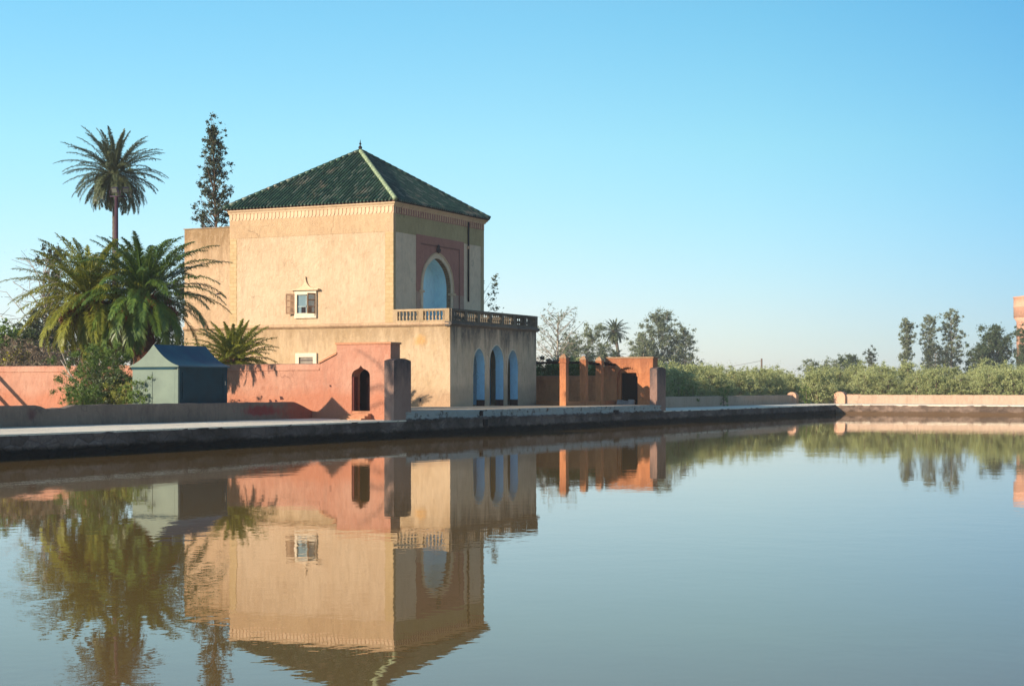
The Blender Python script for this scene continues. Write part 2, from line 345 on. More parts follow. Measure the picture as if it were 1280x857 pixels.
M['tile_hip'] = simple('pale_green_hip_tile', (0.26, 0.33, 0.19), 0.5, 0, 0.3, 4)  # paler copy for the sunlit front hip; light is put into the colour
M['tile_edge'] = simple('rusty_tile_ends', (0.085, 0.03, 0.022), 0.8, 0, 0.4, 5)

# ------------------------------------------------------------------ water, ground, quays, paths (setting)
QB, QA, A0 = 42.1, 163.6, 4.0        # quay line (y), far quay (x), near quay (x)
BMIN = -110.0
def watermat():
    m = bpy.data.materials.new('pond_water'); n, b, out = nodes(m); n.nodes.remove(b)
    pos = N(n, 'ShaderNodeNewGeometry').outputs['Position']
    a = noise(n, pos, 1.1, 3, 0.55); c = noise(n, pos, 4.5, 2, 0.5); d = noise(n, pos, 0.22, 2, 0.5)
    patch = ramp(n, noise(n, pos, 0.05, 2), 0.35, 0.65, 0.4, 1.2)
    h = math_(n, 'ADD', math_(n, 'MULTIPLY', a, 0.0026), math_(n, 'MULTIPLY', c, 0.0006))
    h = math_(n, 'ADD', math_(n, 'MULTIPLY', h, patch), math_(n, 'MULTIPLY', d, 0.004))
    bp = N(n, 'ShaderNodeBump'); bp.inputs['Strength'].default_value = 1.0; bp.inputs['Distance'].default_value = 1.0; n.links.new(h, bp.inputs['Height'])
    fr = N(n, 'ShaderNodeFresnel'); fr.inputs[0].default_value = 1.41; n.links.new(bp.outputs[0], fr.inputs['Normal'])
    df = N(n, 'ShaderNodeBsdfDiffuse'); df.inputs[0].default_value = (0.185, 0.112, 0.035, 1)     # silt in the water
    gl = N(n, 'ShaderNodeBsdfGlossy'); gl.inputs['Roughness'].default_value = 0.012; n.links.new(bp.outputs[0], gl.inputs['Normal'])
    n.links.new(mix(n, ramp(n, fr.outputs[0], 0.35, 0.8), (1.0, 0.93, 0.90), (1.0, 1.0, 1.0)), gl.inputs[0])
    mx = N(n, 'ShaderNodeMixShader'); n.links.new(fr.outputs[0], mx.inputs[0]); n.links.new(df.outputs[0], mx.inputs[1]); n.links.new(gl.outputs[0], mx.inputs[2])
    n.links.new(mx.outputs[0], out.inputs[0])
    return m
wm = MB().add([(A0-1, BMIN, 0), (QA+0.6, BMIN, 0), (QA+0.6, QB+0.6, 0), (A0-1, QB+0.6, 0)], [(0, 1, 2, 3)])
tag(obj('water', wm, watermat()), 'still brown green pond water mirroring the pavilion and the sky', kind='structure')
G = 2000; g0 = 0.86
gm = MB()
xs = [-G, A0-3, QA+0.8, G]; ys = [-G, BMIN, QB+0.8, G]
for i in range(3):
    for j in range(3):
        if i == 1 and j == 1: continue
        gm.add([(xs[i], ys[j], g0), (xs[i+1], ys[j], g0), (xs[i+1], ys[j+1], g0), (xs[i], ys[j+1], g0)], [(0, 1, 2, 3)])
tag(obj('ground', gm, simple('dry_earth', (0.24, 0.17, 0.10), 0.95, c2=(0.15, 0.13, 0.06), scale=0.3)), 'dry earth of the garden and olive grove', kind='structure')

def rough_strip(name, p0, p1, nrm, prof, step, jit, mat, label, seed=1):
    """a long masonry body: prof = [(offset along nrm, z)], swept from p0 to p1 with uneven stones"""
    r = random.Random(seed); L = math.hypot(p1[0]-p0[0], p1[1]-p0[1]); k = max(2, int(L/step)); vs = []; fs = []
    m = len(prof)
    for i in range(k+1):
        t = i/k; x = p0[0]+(p1[0]-p0[0])*t; y = p0[1]+(p1[1]-p0[1])*t
        for j, (o, z) in enumerate(prof):
            jj = jit if 0 < j < m-1 else 0
            oo = o+r.uniform(-jj, jj); zz = z+r.uniform(-jj, jj)*0.35
            vs.append((x+nrm[0]*oo, y+nrm[1]*oo, zz))
    for i in range(k):
        for j in range(m-1): fs.append((i*m+j, i*m+j+1, (i+1)*m+j+1, (i+1)*m+j))
    fs += [tuple(range(m)), tuple(k*m+j for j in range(m-1, -1, -1))]
    o = obj(name, (vs, fs, None), mat); recalc(o)
    return tag(o, label, kind='structure')
fp = [(0.5, -0.6), (0.02, -0.6), (0.0, 0.0), (0.02, 0.22), (0.0, 0.42), (0.03, 0.62), (0.03, 0.80), (0.05, 0.905), (0.6, 0.915)]
rough_strip('quay', (A0-1, QB), (QA, QB), (0, 1), fp, 0.5, 0.03, M['quay'], 'dark stained stone quay wall along the pavilion side', 3)
fp2 = [(0.5, -0.6), (0.02, -0.6), (0.0, 0.0), (0.03, 0.2), (0.0, 0.4), (0.03, 0.62), (0.02, 0.8), (0.04, 0.90), (0.6, 0.915)]
rough_strip('quay', (QA, QB+0.5), (QA, BMIN), (1, 0), fp2, 0.5, 0.025, M['quay_far'], 'sunlit stained stone quay wall at the far end of the pond', 4)
rough_strip('quay', (A0-1, BMIN), (A0-1, QB), (-1, 0), fp2, 2, 0.0, M['quay_far'], 'near quay behind the camera', 5)
# paths, sheets a few mm proud
pm = MB()
pm.add([(A0-1, QB+0.03, 0.925), (75.0, QB+0.03, 0.925), (75.0, 48.2, 1.0), (A0-1, 48.2, 1.0)], [(0, 1, 2, 3)])
pm.add([(A0-1, QB+0.03, 0.925), (A0-1, QB+0.03, 0.86), (75, QB+0.03, 0.86), (75, QB+0.03, 0.925)], [(0, 1, 2, 3)])
pm.add([(113.6, QB+0.03, 0.925), (QA+0.03, QB+0.03, 0.925), (QA+0.03, 50.2, 0.97), (113.6, 50.2, 0.97)], [(0, 1, 2, 3)])
pm.add([(113.6, QB+0.03, 0.86), (QA+.03, QB+0.03, 0.86), (QA+.03, QB+0.03, 0.925), (113.6, QB+0.03, 0.925)], [(0, 1, 2, 3)])
tag(obj('path', pm, M['path']), 'pale sunlit walkway on the quay in front of the low wall', kind='structure')
pm = MB()
pm.add([(QA+0.03, BMIN, 0.925), (172.0, BMIN, 0.95), (172.0, 50.2, 0.97), (QA+0.03, 50.2, 0.97), (QA+0.03, QB+0.03, 0.925)], [(0, 1, 2, 3, 4)])
pm.add([(QA+0.03, BMIN, 0.84), (QA+0.03, BMIN, 0.925), (QA+0.03, QB, 0.925), (QA+0.03, QB, 0.84)], [(0, 1, 2, 3)])
tag(obj('path', pm, M['path']), 'pale walkway on the far quay', kind='structure')
tag(obj('path', MB().box(-12, A0-1.0, BMIN, QB+6, 0.4, 0.93), M['path']), 'walkway under the camera', kind='structure')
PZ = 1.38
# raised platform carrying the pavilion
fp3 = [(0.4, 0.80), (-0.02, 0.80), (-0.01, 0.93), (0.06, 0.96), (0.08, 1.15), (0.07, 1.33), (0.12, PZ-0.008), (0.5, PZ-0.004)]
rough_strip('platform_edge', (74.9, QB), (113.2, QB), (0, 1), fp3, 0.45, 0.022, M['quay_pale'], 'limewashed masonry edge of the raised platform', 9)
pf = MB().box(74.4, 113.6, QB+0.2, 80, 0.7, PZ)
tag(obj('platform', pf, plaster('platform_earth_screed', (0.50, 0.40, 0.28), (0.42, 0.33, 0.23))), 'raised platform in front of the pavilion', kind='structure')
# broken stones and drain openings in the quay face
for i, (px, z, sx, sz) in enumerate([(604, 0.62, 0.55, 0.42), (601, 1.16, 0.24, 0.30), (768, 0.95, 0.7, 0.3)]):
    x = onb(px, QB)
    o = obj('drain_opening', MB().box(x, x+sx, QB-0.035, QB+0.3, z-sz/2, z+sz/2), M['void'])
    tag(o, ['dark square drain hole in the quay below the middle arch', 'small dark hole in the limewashed band below the pavilion', 'dark broken gap in the quay below the orange gate'][i], 'drain hole')

# ------------------------------------------------------------------ low walls
def low_wall(name, p0, p1, h0, h1, thick, mat, label, seed, notch=None, endslope=None, z0=0.9):
    r = random.Random(seed); d = Vector((p1[0]-p0[0], p1[1]-p0[1])); L = d.length; d.normalize(); nn = Vector((-d.y, d.x))
    k = int(L/0.35); vs = []; fs = []
    for i in range(k+1):
        s = L*i/k; t = i/k; h = h0+(h1-h0)*t+r.uniform(-0.012, 0.012)
        if notch:
            for ns, nw, nd in notch:
                q = abs(s-ns)/nw
                if q < 1: h -= nd*min(1, (1-q)*2.2)*(0.8+0.4*r.random())
        if endslope and s > L-endslope[0]: h -= endslope[1]*(s-(L-endslope[0]))/endslope[0]
        c = Vector(p0)+d*s
        for o_, z in ((0, z0), (0, h-0.03), (0.04, h), (thick-0.04, h), (thick, h-0.03), (thick, z0)):
            j = r.uniform(-0.008, 0.008); q = c+nn*(o_+j); vs.append((q.x, q.y, z))
    for i in range(k):
        for j in range(5): fs.append((i*6+j, i*6+j+1, (i+1)*6+j+1, (i+1)*6+j))
    fs += [tuple(range(6)), tuple(k*6+j for j in range(5, -1, -1))]
    o = recalc(obj(name, (vs, fs, None), mat)); return tag(o, label, 'wall')
nx = onb(68, 47.7)
low_wall('low_wall', (5, 47.6), (74.35, 47.6), 1.88, 1.88, 0.4, M['lowwall'], 'low grey wall with a broken notch and red paint marks in front of the kiosk', 11, notch=[(nx-5, 1.1, 0.14)], endslope=(1.6, 0.5))
low_wall('low_wall', (115.5, 47.6), (167.0, 47.6), 1.88, 1.9, 0.4, M['farwall'], 'long low shaded wall on the walkway between orange gate and round-topped pier', 12, notch=[(8, 1, 0.05)])
low_wall('low_wall', (172.4, 43.2), (172.4, -70), 1.92, 1.92, -0.4, M['farwall'], 'long low sunlit wall along the far end of the pond', 13)
def pier(x, y, wx, wy, h, label, grp='round-topped wall piers', mat=None):
    mb = MB(); prof = []
    n = 9
    pts = [(0, 0.9), (wy, 0.9), (wy, h-wy*0.42)]
    for i in range(1, n): q = math.pi*i/n; pts.append((wy/2+wy/2*math.cos(q), h-wy*0.42+wy*0.42*math.sin(q)))
    pts.append((0, h-wy*0.42))
    mb.prism(pts, wx, lambda u, v, q: (x+q, y+u, v))
    return tag(recalc(obj('pier', mb, mat or M['farwall'])), label, 'pier', grp)
pmt = plaster('pinkish_pier_plaster', (0.60, 0.36, 0.24), (0.52, 0.30, 0.2))
pier(167.0, 47.2, 1.0, 1.0, 2.2, 'round-topped pink pier at the end of the shaded low wall', mat=pmt)
pier(171.6, 43.2, 1.3, 1.2, 2.25, 'round-topped pink pier at the corner end of the sunlit far wall', mat=pmt)
tag(obj('pier_block', MB().box(172.1, 173.2, 41.6, 43.1, 0.9, 1.95), pmt), 'short square block joined to the sunlit wall beside its pier', 'block')

# ------------------------------------------------------------------ pavilion
PX0, PX1 = 95.1, 108.6      # along quay
FB, TB, LB, EB = 50.2, 54.5, 67.75, 71.7
pav = thing('pavilion', 'two storey ochre pavilion with green pyramid roof and arches beside the pond', 'building', (PX0, FB, PZ))
def arch_pts(c, hw, spring, top, n=14, **k):
    """a slightly pointed arch from left foot to right foot"""
    pts = []
    for i in range(n+1):
        q = math.pi*(1-i/n); cx = math.cos(q); h = (1-abs(cx)**1.9)**0.56
        pts.append((c+hw*cx*(1+0.05*math.sin(q*2)**2*(1 if h < 0.8 else 0)), spring+(top-spring)*h))
    return pts
def notch_outline(u0, u1, v0, v1, openings, n=14):
    """outline polygon, openings = [(c, hw, spring, top)] rising from v0"""
    p = [(u0, v0)]
    for c, hw, sp, tp in openings:
        p.append((c-hw, v0)); p += arch_pts(c, hw, sp, tp, n); p.append((c+hw, v0))
    p += [(u1, v0), (u1, v1), (u0, v1)]
    return p
frontF = lambda b: (lambda u, v, q: (u, b+q, v))     # plane facing the water; w goes inland
leftF = lambda a: (lambda u, v, q: (a+q, u, v))      # plane facing the camera end; w goes along +x

SZ = 6.72     # string course height
# lower front arches
def fx(px): return onb(px, FB)
ar = []
for x0, x1, yt in ((591.5, 606, 435.5), (612, 629.5, 431.5), (634.5, 647.5, 437.5)):
    u0, u1 = fx(x0), fx(x1); c = (u0+u1)/2; Z = dep(c, FB)
    tp = zat(yt, Z); ar.append((c, (u1-u0)/2, tp-1.25, tp))
lf = MB().prism(notch_outline(PX0+0.004, PX1, PZ-0.05, SZ, ar), 0.62, frontF(FB))
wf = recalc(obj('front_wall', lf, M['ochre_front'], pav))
# blue painted reveals inside the arches (skin over the jambs)
for c, hw, sp, tp in ar:
    rv = MB(); A_ = [(c-hw+0.012, PZ)]+arch_pts(c, hw-0.012, sp, tp-0.012)+[(c+hw-0.012, PZ)]
    vs = []; fs = []
    for u, v in A_: vs += [(u, FB+0.015, v), (u, FB+0.62, v)]
    for i in range(len(A_)-1): fs.append((2*i, 2*i+1, 2*i+3, 2*i+2))
    rv.add(vs, fs); o = obj('arch_reveal', rv, M['blue'], wf)
    # impost line and skirting
    sk = MB().box(c+hw-0.045, c+hw-0.014, FB+0.005, FB+0.62, PZ, PZ+0.42)
    obj('skirting', sk, M['skirt'], wf)
    im = MB().box(c+hw-0.06, c+hw-0.014, FB+0.01, FB+0.62, sp-0.45, sp-0.38)
    obj('impost', im, M['blue'], wf)
    # white outline band
    ob = MB(); out_ = arch_pts(c, hw+0.085, sp, tp+0.09); inn = arch_pts(c, hw-0.005, sp, tp-0.005)
    out_ = [(out_[0][0], sp-0.4)]+out_+[(out_[-1][0], sp-0.4)]; inn = [(inn[0][0], sp-0.4)]+inn+[(inn[-1][0], sp-0.4)]
    k = len(out_)
    vs = [(u, FB-0.02, v) for u, v in out_]+[(u, FB-0.02, v) for u, v in inn]+[(u, FB+0.01, v) for u, v in out_]+[(u, FB+0.01, v) for u, v in inn]
    fs = []
    for i in range(k-1): fs += [(i, i+1, k+i+1, k+i), (i, 2*k+i, 2*k+i+1, i+1), (k+i, k+i+1, 3*k+i+1, 3*k+i)]
    ob.add(vs, fs); recalc(obj('arch_trim', ob, M['white'], wf))
    # rectangular frame line above the arch
    pf_ = MB(); t_ = 0.06; zt = tp+0.62
    pf_.box(c-hw-0.16, c+hw+0.16, FB-0.025, FB+0.01, zt, zt+t_)
    pf_.box(c+hw+0.12, c+hw+0.18, FB-0.025, FB+0.01, sp-0.5, zt)
    pf_.box(c-hw-0.18, c-hw-0.12, FB-0.025, FB+0.01, sp-0.5, zt)
    obj('panel_moulding', pf_, M['ochre_front'], wf)
# gallery behind arches
gb = MB().box(PX0+0.62, PX1-0.6, 53.6, 53.9, PZ, SZ-0.3)
gw = obj('gallery_wall', gb, M['blue'], pav)
cdx = ar[1][0]
dd = MB().prism([(cdx+0.1, PZ)]+arch_pts(cdx+1.3, 1.2, 3.1, 4.0)+[(cdx+2.5, PZ)], 0.04, frontF(53.55))
recalc(obj('door', dd, M['door'], gw))  # dark panel drawn for the unlit doorway in the gallery
obj('gallery_floor', MB().box(PX0+0.62, PX1-0.6, FB+0.62, 53.6, PZ, PZ+0.03), M['cream'], pav)
# pilaster strips at front corners of lower storey
# left facade lower
ll = MB().box(PX0, PX0+0.6, FB+0.005, EB, PZ-0.05, SZ)
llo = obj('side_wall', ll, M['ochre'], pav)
obj('back_wall', MB().box(PX1-0.6, PX1-0.002, FB+0.62, EB, PZ, SZ).box(PX0+0.6, PX1-0.6, EB-0.5, EB-0.01, PZ, SZ), M['ochre_front'], pav)
# string course: rolled moulding
def roll(name, pts, prof, mat, parent):
    """sweep profile [(out,z)] along a polyline of corners with mitres; out is measured to the outside (left of travel is inside)"""
    k = len(pts); vs = []; fs = []; m = len(prof)
    for i, p in enumerate(pts):
        d1 = (Vector(pts[i])-Vector(pts[i-1])).normalized() if i > 0 else None
        d2 = (Vector(pts[i+1])-Vector(pts[i])).normalized() if i < k-1 else None
        d1 = d1 or d2; d2 = d2 or d1
        n1 = Vector((d1.y, -d1.x)); n2 = Vector((d2.y, -d2.x)); nn = (n1+n2); nn = nn/(nn.dot(n1))
        for o_, z in prof: vs.append((p[0]+nn.x*o_, p[1]+nn.y*o_, z))
    for i in range(k-1):
        for j in range(m): fs.append((i*m+j, (i+1)*m+j, (i+1)*m+(j+1) % m, i*m+(j+1) % m))
    fs += [tuple(range(m)), tuple((k-1)*m+j for j in range(m-1, -1, -1))]
    return recalc(obj(name, (vs, fs, None), mat, parent))
scp = [(-0.3, SZ-0.02), (0.06, SZ-0.02), (0.12, SZ+0.03), (0.19, SZ+0.08), (0.22, SZ+0.15), (0.19, SZ+0.22), (0.10, SZ+0.27), (-0.3, SZ+0.30)]
path_ = [(PX0, EB), (PX0, FB), (PX1, FB), (PX1, TB+6)]
roll('string_course', [(PX0, EB), (PX0, FB)], scp, plaster('worn_moulding', (0.52, 0.35, 0.21), (0.40, 0.26, 0.16)), pav)
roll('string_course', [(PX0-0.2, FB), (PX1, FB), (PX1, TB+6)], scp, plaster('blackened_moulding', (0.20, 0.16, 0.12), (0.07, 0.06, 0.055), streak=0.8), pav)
FL = SZ+0.27
obj('terrace_floor', MB().box(PX0+0.1, PX1-0.1, FB+0.1, LB, SZ-0.3, FL), M['cream'], pav)
# balustrade
BT = 7.86
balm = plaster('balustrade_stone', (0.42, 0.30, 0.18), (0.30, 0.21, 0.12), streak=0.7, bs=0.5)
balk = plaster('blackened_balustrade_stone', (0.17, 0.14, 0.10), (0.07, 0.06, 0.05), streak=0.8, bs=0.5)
rt = [(-0.16, BT-0.15), (0.11, BT-0.15), (0.13, BT-0.06), (0.10, BT), (-0.16, BT)]
rb = [(-0.15, FL-0.02), (0.10, FL-0.02), (0.10, FL+0.12), (-0.15, FL+0.12)]
def balustrade(p0, p1, npier, nb, mat, nm_label, end0=True):
    dv = Vector(p1)-Vector(p0); L = dv.length; dv.normalize()
    top = roll('balustrade', [p0, p1], rt, mat, pav)
    tag(top, nm_label)
    roll('plinth_rail', [p0, p1], rb, mat, top)
    bz0, bz1 = FL+0.12, BT-0.15; h = bz1-bz0
    prof = [(0.075, 0), (0.075, 0.06*h), (0.045, 0.10*h), (0.085, 0.30*h), (0.085, 0.40*h), (0.04, 0.58*h), (0.038, 0.72*h), (0.06, 0.80*h), (0.045, 0.86*h), (0.075, 0.93*h), (0.075, h)]
    first = None; pw = 0.36
    inn = Vector((-dv.y, dv.x))*0.02
    for i in range(npier):
        s = pw/2+(L-pw)*i/(npier-1)
        c = Vector(p0)+dv*s+inn
        hx, hy = (0.13, pw/2) if abs(dv.y) > 0.5 else (pw/2, 0.13)
        obj('pier', MB().box(c.x-hx, c.x+hx, c.y-hy, c.y+hy, bz0-0.003, bz1+0.003), mat, top)
        if i < npier-1:
            gap = (L-pw)/(npier-1)-pw
            for j in range(nb):
                q = Vector(p0)+dv*(s+pw/2+gap*(j+0.5)/nb)+inn
                if first is None:
                    first = obj('baluster', MB().lathe(prof, n=10), mat, top, local=True); o = first
                else:
                    o = first.copy(); C.objects.link(o); o.parent = top
                o.location = Vector((q.x, q.y, bz0))-wpos(top)
    return top
balustrade((PX0-0.02, TB-0.02), (PX0-0.02, FB), 3, 6, balm, 'sunlit stone balustrade with two bays')
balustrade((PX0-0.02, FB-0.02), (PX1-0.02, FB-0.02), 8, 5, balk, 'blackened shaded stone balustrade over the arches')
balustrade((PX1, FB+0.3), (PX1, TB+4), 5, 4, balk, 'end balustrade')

# upper storey
UT = 14.4
uw = obj('side_wall', MB().box(PX0, PX0+0.6, TB+0.005, LB, FL-0.02, UT+0.4), M['ochre_up'], pav)
def ux(px): return onb(px, TB)
au0, au1 = ux(528.3), ux(563.5); ac = (au0+au1)/2; ahw = (au1-au0)/2; AZt = zat(323, dep(ac, TB)); AZs = zat(361, dep(ac, TB))
um = MB().prism(notch_outline(PX0+0.004, PX1, FL-0.02, UT+0.4, [(ac, ahw, AZs, AZt)], 22), 1.3, frontF(TB))
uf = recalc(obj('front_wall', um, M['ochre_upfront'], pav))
A_ = [(ac-ahw+0.015, FL)]+arch_pts(ac, ahw-0.015, AZs, AZt-0.015, 22)+[(ac+ahw-0.015, FL)]
vs = []; fs = []
for u, v in A_: vs += [(u, TB+0.34, v), (u, TB+1.3, v)]
for i in range(len(A_)-1): fs.append((2*i, 2*i+1, 2*i+3, 2*i+2))
obj('arch_reveal', (vs, fs, None), M['skyblue'], uf)
vs = []
for u, v in A_: vs += [(u, TB+0.01, v), (u, TB+0.34, v)]
obj('arch_stonework', (vs, fs, None), brickmat('arch_brick', (0.30, 0.20, 0.12), (0.24, 0.15, 0.09), (0.12, 0.08, 0.05), (0.4, 0.16, 0.02)), uf)
obj('loggia_wall', MB().box(ac-ahw-0.5, ac+ahw+0.5, TB+1.3, TB+1.5, FL, UT), M['skyblue'], uf)
# pink frame with arch band
p0x, p1x = ux(520), ux(579.5); pzt = zat(292.3, dep(p0x, TB))
def ring(name, c, hw0, t0, hw1, t1, sp, zb, y0, y1, mat, parent):
    o_ = [(c-hw1, zb)]+arch_pts(c, hw1, sp, t1, 22)+[(c+hw1, zb)]; i_ = [(c-hw0, zb)]+arch_pts(c, hw0, sp, t0, 22)+[(c+hw0, zb)]
    k = len(o_); vs = [(u, y0, v) for u, v in o_]+[(u, y0, v) for u, v in i_]+[(u, y1, v) for u, v in o_]+[(u, y1, v) for u, v in i_]; fs = []
    for i in range(k-1): fs += [(i, i+1, k+i+1, k+i), (i, 2*k+i, 2*k+i+1, i+1), (k+i, k+i+1, 3*k+i+1, 3*k+i)]
    return recalc(obj(name, (vs, fs, None), mat, parent))
pk = MB().prism([(p0x, AZs-0.3), (p0x, pzt), (p1x, pzt), (p1x, AZs-0.3)]+[(q[0], q[1]) for q in [(ac+ahw+0.02, AZs-0.3)]]+arch_pts(ac, ahw+0.02, AZs, AZt+0.02, 22)[::-1]+[(ac-ahw-0.02, AZs-0.3)], 0.04, lambda u, v, q: (u, TB-0.03+q, v))
recalc(obj('pink_panel', pk, M['pink'], uf))
rg = plaster('rosy_grey_plaster', (0.42, 0.28, 0.21), (0.36, 0.24, 0.18))
obj('pink_panel', MB().box(p0x, ac-ahw-0.35, TB-0.028, TB+0.01, FL, AZs-0.302), rg, uf)
obj('pink_panel', MB().box(ac+ahw+0.35, p1x, TB-0.028, TB+0.01, FL, AZs-0.302), rg, uf)
ring('arch_band', ac, ahw-0.003, AZt-0.003, ahw+0.27, AZt+0.30, AZs, FL, TB-0.055, TB+0.005, M['ochre_upfront'], uf)
ring('arch_hood', ac, ahw+0.27, AZt+0.30, ahw+0.35, AZt+0.40, AZs, AZs-0.3, TB-0.10, TB+0.005, M['cream'], uf)
ml = MB(); ix0, ix1 = ux(525.5), ux(574); izt = zat(304.5, dep(ix0, TB))
ml.box(ix0, ix1, TB-0.06, TB-0.02, izt-0.05, izt+0.05).box(ix1-0.12, ix1, TB-0.06, TB-0.02, FL, izt-0.051)
obj('panel_moulding', ml, plaster('shadow_line_stone', (0.22, 0.10, 0.08), (0.17, 0.08, 0.06)), uf)
ks = MB().lathe([(0.05, 0), (0.16, 0.1), (0.2, 0.25), (0.1, 0.4), (0.13, 0.5), (0.02, 0.62)], (ac, TB-0.12, AZt+0.35), 8)
obj('keystone_boss', ks, M['greycope'], uf)
for s in (-1, 1):
    obj('impost', MB().box(ac+s*(ahw+0.25)-0.32, ac+s*(ahw+0.25)+0.32, TB-0.13, TB+0.2, AZs-0.36, AZs-0.2), M['cream'], uf)
# border strips (slightly proud): quoins and top band
q1 = obj('quoin', MB().box(PX0-0.02, PX0+0.3, TB-0.012, TB+0.62, FL, UT-1.3), M['quoin'], uw)
obj('quoin', MB().box(PX0-0.02, PX0+0.3, LB-0.6, LB, FL, UT-1.3), M['quoin'], uw)
obj('quoin', MB().box(PX1-0.5, PX1+0.012, TB-0.012, TB+0.3, FL, UT-1.3), plaster('dull_quoin', (0.42, 0.33, 0.2), (0.36, 0.28, 0.17)), uf)
obj('top_band', MB().box(PX0-0.022, PX0+0.3, TB-0.014, LB+0.002, UT-1.298, UT-0.06), M['band'], uw)
obj('top_band', MB().box(PX0+0.301, PX1+0.014, TB-0.014, TB+0.3, UT-1.298, UT-0.06), plaster('dull_yellow_band', (0.40, 0.32, 0.17), (0.34, 0.27, 0.14)), uf)
# frieze of small tooth blocks
fr = obj('frieze', MB().box(PX0-0.03, PX0+0.3, TB-0.03, LB+0.01, UT-0.06, UT+0.42), M['pink_soft'], uw)
mb = MB(); n_ = 44; st_ = (LB-TB)/n_
for i in range(n_):
    y = TB+st_*(i+0.5)
    mb.prism([(y-st_*0.36, UT+0.40), (y-st_*0.36, UT+0.12), (y-st_*0.2, UT), (y, UT-0.05), (y+st_*0.2, UT), (y+st_*0.36, UT+0.12), (y+st_*0.36, UT+0.40)], 0.05, leftF(PX0-0.07))
recalc(obj('frieze_teeth', mb, M['cream'], fr))
fr2 = obj('frieze', MB().box(PX0+0.301, PX1+0.02, TB-0.028, TB+0.3, UT-0.06, UT+0.42), M['pink'], uf)
mb = MB(); n_ = 40; st_ = (PX1-PX0)/n_
for i in range(n_):
    x = PX0+st_*(i+0.5)
    mb.box(x-st_*0.16, x+st_*0.16, TB-0.075, TB-0.02, UT-0.02, UT+0.38)
mb2 = MB(); zz0, zz1 = UT-0.02, UT+0.38; pts_ = [(PX0, zz1+0.03)]
for i in range(n_):
    x = PX0+st_*(i+0.5); pts_ += [(x-st_*0.16, zz1), (x-st_*0.16, zz0), (x+st_*0.16, zz0), (x+st_*0.16, zz1)]
pts_ += [(PX1, zz1+0.03)]
mb2.prism(pts_, 0.05, lambda u, v, q: (u, TB-0.075+q, v))
recalc(obj('frieze_teeth', mb2, M['pink_soft'], fr2))
cor = [(-0.3, UT+0.40), (0.09, UT+0.40), (0.12, UT+0.47), (0.13, UT+0.5), (0.24, UT+0.60), (0.26, UT+0.75), (-0.3, UT+0.78)]
roll('cornice', [(PX0, LB), (PX0, TB), (PX1, TB), (PX1, LB), (PX0, LB)], cor, M['cream'], pav)
obj('upper_rear_wall', MB().box(PX1-0.6, PX1-0.003, TB+1.3, LB, FL, UT+0.4).box(PX0+0.6, PX1-0.6, LB-0.6, LB-0.01, FL, UT+0.4), M['ochre_up'], pav)
# annexe to the left (same plane, lower top)
AT = 13.95
ex = MB().prism([(LB+0.001, SZ+0.28), (EB, SZ+0.28), (EB, AT-0.08), (EB-0.12, AT), (LB+0.001, AT-0.04)], 12.5, leftF(PX0+0.03))
ann = recalc(obj('annexe_wall', ex, M['ochre_ext'], pav))
obj('coping', MB().box(PX0-0.03, PX0+12.5, LB+0.002, EB+0.05, AT-0.03, AT+0.04), plaster('grey_coping', (0.34, 0.25, 0.17), (0.25, 0.18, 0.12)), ann)
spz = zat(367.5, dep(PX0, ona(277, PX0))); spy = ona(277, PX0)
obj('rain_spout', MB().tube([(PX0+0.1, spy+0.1, spz+0.05), (PX0-0.6, spy-0.03, spz-0.02)], 0.06, 8), M['metal_dark'], ann)
dpx = ux(584.5)
obj('drain_pipe', MB().tube([(dpx, TB-0.08, UT+0.3), (dpx, TB-0.08, 8.9)], 0.065, 8), M['void'], uf)
obj('drain_pipe', MB().box(dpx-0.1, dpx+0.1, TB-0.14, TB, 12.75, 12.95), M['pink_soft'], uf)
# ---- roof
OV = 0.34; ez = UT+0.80; x0, x1, y0, y1 = PX0-OV, PX1+OV, TB-OV, LB+OV; ax, ay, az = (x0+x1)/2, (y0+y1)/2, 19.75
rb_ = MB().add([(x0, y0, ez), (x1, y0, ez), (x1, y1, ez), (x0, y1, ez), (ax, ay, az)], [(0, 1, 4), (1, 2, 4), (2, 3, 4), (3, 0, 4), (3, 2, 1, 0)])
roof = obj('roof', rb_, M['tile'], pav)
mb = MB(); ends = MB()
def ribs(cA, cB, n):
    cA, cB, ap = Vector(cA), Vector(cB), Vector((ax, ay, az)); e = (cB-cA); L = e.length; e.normalize(); mid = (cA+cB)/2
    up = (ap-mid); H = up.length; up.normalize(); nn = e.cross(up).normalized()
    if nn.z < 0: nn = -nn
    sp_ = L/n; r = sp_*0.27
    for i in range(n):
        s = sp_*(i+0.5); h = H*(1-abs(s-L/2)/(L/2))
        if h < 0.3: continue
        k = max(1, int(h/0.55)); p = cA+e*s
        for q in range(k):
            a_, b_ = h*q/k, h*(q+1)/k+0.04; r0, r1 = r*1.12, r*0.92
            jit = rnd.uniform(-0.012, 0.012); vs = []
            for (t, rr) in ((a_-0.02, r0), (b_, r1)):
                for j in range(5):
                    an = math.pi*j/4; vs.append(p+e*(rr*math.cos(an)+jit)+nn*(rr*math.sin(an)*1.15+0.01)+up*t)
            mb.add(vs, [(j, j+1, j+6, j+5) for j in range(4)]+[(4, 3, 2, 1, 0)], False)
        c = p-up*0.03; mb.tube([c-nn*0.05, c+nn*0.04-up*0.02], [r*0.9, r*1.2], 6)
ribs((x0, y1, ez), (x0, y0, ez), 50); ribs((x0, y0, ez), (x1, y0, ez), 50); ribs((x1, y0, ez), (x1, y1, ez), 50); ribs((x1, y1, ez), (x0, y1, ez), 50)
obj('tile_rib', mb, M['tile'], roof); obj('eave_board', MB().box(x0+0.06, x1-0.06, y0+0.06, y1-0.06, ez-0.13, ez-0.002), M['tile_edge'], roof)
